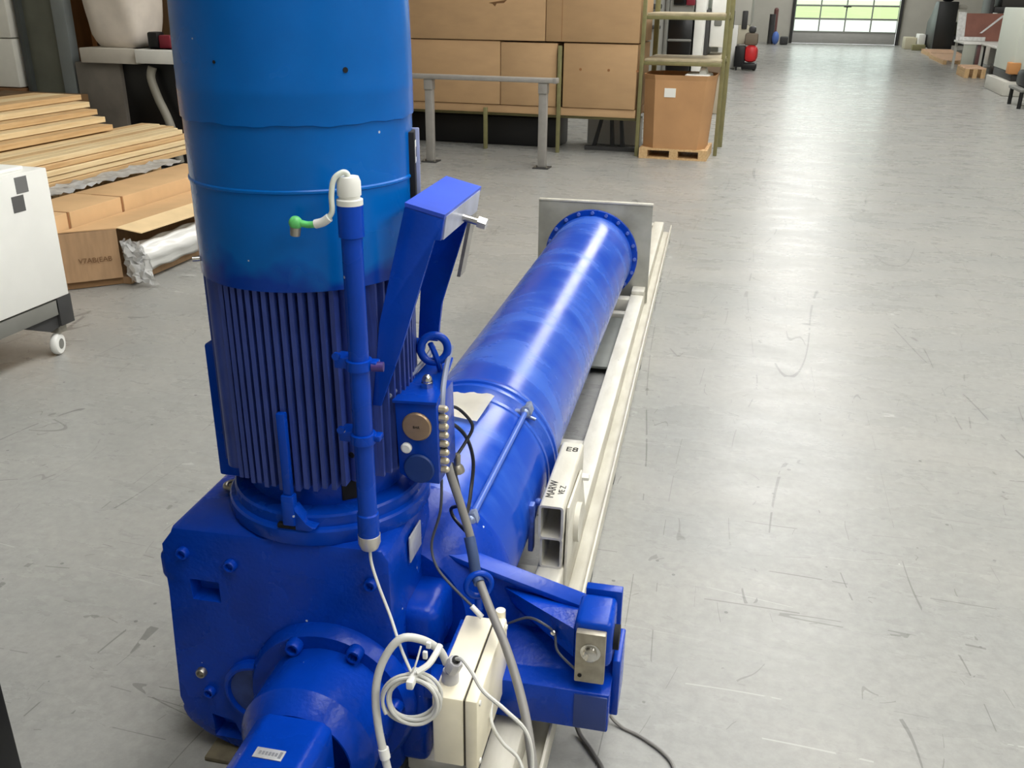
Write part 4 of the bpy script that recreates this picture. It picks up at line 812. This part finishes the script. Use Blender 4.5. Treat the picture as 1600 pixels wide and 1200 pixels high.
# ---------------------------------------------------------------- right hand side of the aisle
def pallet(x0, x1, y0, y1, label, h=.14, load=None):
    e = empty('wooden_pallet', ((x0 + x1) / 2, (y0 + y1) / 2, 0)); tag(e, label, 'pallet', 'pallets along the right aisle edge')
    for k in range(3): 
        xx = x0 + (x1 - x0 - .1) * k / 2; MB().box(xx, xx + .1, y0, y1, 0, h - .03).build('stringer', PINE2, e)
    n_ = max(4, int((y1 - y0) / .3))
    for k in range(n_):
        yy = y0 + (y1 - y0 - .14) * k / (n_ - 1); MB().box(x0, x1, yy, yy + .14, h - .03, h).build('deck_slat', mat('pale_pink_pine', (222, 188, 158), .7, var=.1), e)
    return e
pallet(4.25, 5.2, 31.3, 34.6, 'long wooden pallet beside the black machine on the right')
pallet(4.35, 5.3, 35.2, 37.8, 'long wooden pallet farther along, nearer the far door')
pallet(4.08, 4.55, 26.1, 27.4, 'short wooden pallet beside the table with the brown sheet', .24)
pl_ = machine('packed_goods', 'pale wrapped goods on a low pallet right of the door', [('bundle', 4.0, 4.4, 40.2, 41.2, 0, .42, mat('pale_wrap', (196, 190, 164), .6)), ('bundle', 4.42, 4.66, 39.8, 40.8, 0, .55, WHITEP), ('bundle', 4.2, 4.66, 39.4, 39.8, 0, .2, mat('olive_wrap', (140, 136, 96), .6))], 'goods')
bm_ = empty('black_machine', (5.2, 38.5, 0)); tag(bm_, 'black machine tool standing against the far right wall', 'machine')
MB().prism([(38.0, .1), (40.5, .1), (40.5, 1.0), (39.6, 1.25), (38.9, 1.7), (38.0, 1.7)], 0, 4.7, 5.35, .03).build('machine_body', mat('black_machine_paint', (34, 36, 36), .4), bm_)
MB().box(4.75, 6.3, 38.2, 40.0, .25, .60, .03).build('machine_bed', mat('black_machine_paint', (34, 36, 36), .4), bm_)
MB().box(5.3, 6.6, 39.0, 40.4, .60, 1.0, .03).build('grey_bed', mat('olive_grey_paint', (104, 102, 92), .5), bm_)
MB().sphere((5.05, 38.6, 1.95), .28).build('machine_head', mat('black_machine_paint', (34, 36, 36), .4), bm_)
MB().box(5.0, 5.7, 38.5, 38.8, 1.45, 1.62, .03).build('pale_panel', mat('pale_grey_machine', (196, 194, 184), .5), bm_)
MB().box(4.8, 5.2, 38.2, 40.0, 0, .12).build('machine_base', BLACK, bm_)
machine('dark_shelf', 'dark shelving unit behind the table with the brown sheet', [('shelf_side', 5.0, 5.1, 29.9, 31.2, 0, 2.2, DGREY), ('shelf_board', 5.1, 8.4, 29.8, 31.2, 1.45, 1.6, DGREY), ('shelf_board', 5.1, 8.4, 29.8, 31.2, .6, .7, DGREY), ('shelf_side', 8.4, 8.5, 29.8, 31.2, 0, 2.2, DGREY), ('dark_load', 5.3, 8.2, 30, 31.1, 1.6, 2.1, mat('dark_load', (70, 68, 64), .6))], 'shelf')
tb = empty('work_table', (4.85, 27.5, 0)); tag(tb, 'pale framed work table with thin legs on the right aisle edge', 'table')
MB().box(4.2, 5.5, 27.9, 29.6, .70, .755, .01).box(4.62, 5.5, 25.2, 27.9, .70, .755, .01).build('table_top', WHITEM, tb)
for x, y in ((4.66, 25.25), (4.92, 25.25), (5.4, 25.25), (4.66, 27.8), (5.4, 29.5), (4.27, 29.5)): MB().box(x - .03, x + .03, y, y + .06, 0, .70).build('leg', mat('pale_leg', (196, 196, 188), .5), tb)
MB().box(4.22, 4.52, 27.92, 27.98, .03, .70, .01).build('side_panel', mat('pale_green_panel', (178, 182, 170), .5), tb)
MB().box(4.56, 4.70, 27.95, 28.02, .03, .70, .01).build('maroon_panel', mat('maroon_panel', (104, 70, 68), .5), tb)
bs = empty('brown_sheet', (4.8, 29.1, .755)); tag(bs, 'red brown sheet wrapped in film standing on the work table', 'sheet')
MB().hexa([(4.3, 28.9, .757), (5.4, 28.9, .757), (5.4, 29.0, .757), (4.3, 29.0, .757), (4.26, 29.1, 1.44), (5.45, 29.1, 1.44), (5.45, 29.2, 1.44), (4.26, 29.2, 1.44)]).build('sheet_panel', BROWNB, bs)
MB().hexa([(4.14, 28.88, .757), (4.34, 28.88, .757), (4.34, 28.92, .757), (4.14, 28.92, .757), (4.12, 29.08, 1.47), (4.32, 29.08, 1.47), (4.32, 29.12, 1.47), (4.12, 29.12, 1.47)]).build('film_edge', FILM, bs)
MB().hexa([(4.7, 28.93, .95), (4.76, 28.93, .95), (4.76, 28.95, .95), (4.7, 28.95, .95), (5.2, 29.085, 1.40), (5.28, 29.085, 1.40), (5.28, 29.1, 1.40), (5.2, 29.1, 1.40)]).build('film_crease', FILM, bs)
MB().box(4.2, 4.85, 28.80, 28.88, .757, .86, .01).build('film_edge', FILM, bs)
machine('stored_boxes', 'dark boxes and an orange carton stored under the work table', [('dark_box', 4.70, 4.90, 25.9, 26.6, 0, .32, BLACK), ('orange_carton', 4.98, 5.14, 26.4, 26.8, .3, .68, mat('orange_carton', (196, 138, 82), .7)), ('dark_box', 4.96, 5.2, 25.9, 26.9, 0, .3, BLACK)], 'boxes')
machine('white_tall_machine', 'tall white machine housing at the right edge of the picture', [('housing', 4.20, 5.4, 21.4, 23.4, .45, 1.64, mat('pale_green_white', (206, 210, 198), .45)), ('carton', 4.14, 4.34, 21.36, 21.7, .42, .64, mat('orange_carton', (196, 138, 82), .7)), ('dark_gap', 4.22, 5.4, 21.5, 23.4, .28, .45, DGREY), ('base', 4.1, 5.4, 21.4, 23.4, 0, .28, mat('pale_grey_machine', (196, 194, 184), .5)), ('grey_vent', 4.4, 5.3, 21.37, 21.4, .66, .72, GREYM)])
machine('white_tank', 'white box shaped tank behind the work table', [('tank_body', 5.5, 6.6, 31.6, 32.7, 0, 1.60, WHITEM), ('tank_lid', 5.46, 6.64, 31.56, 32.74, 1.60, 1.66, WHITEM)], 'tank')
bt = machine('black_stool_cart', 'low black cart with a grey shelf at the right picture edge', [('black_pack', 3.98, 4.9, 19.0, 19.8, .34, .62, BLACK, .06), ('grey_shelf', 3.90, 4.9, 18.9, 19.9, .28, .34, GREYM)], 'cart')
for x, y in ((3.95, 18.95), (4.2, 18.95), (4.8, 18.95), (3.95, 19.8), (4.8, 19.8)): MB().cyl((x, y, .0), (x, y, .28), .035, n=10).build('leg', BLACK, bt)
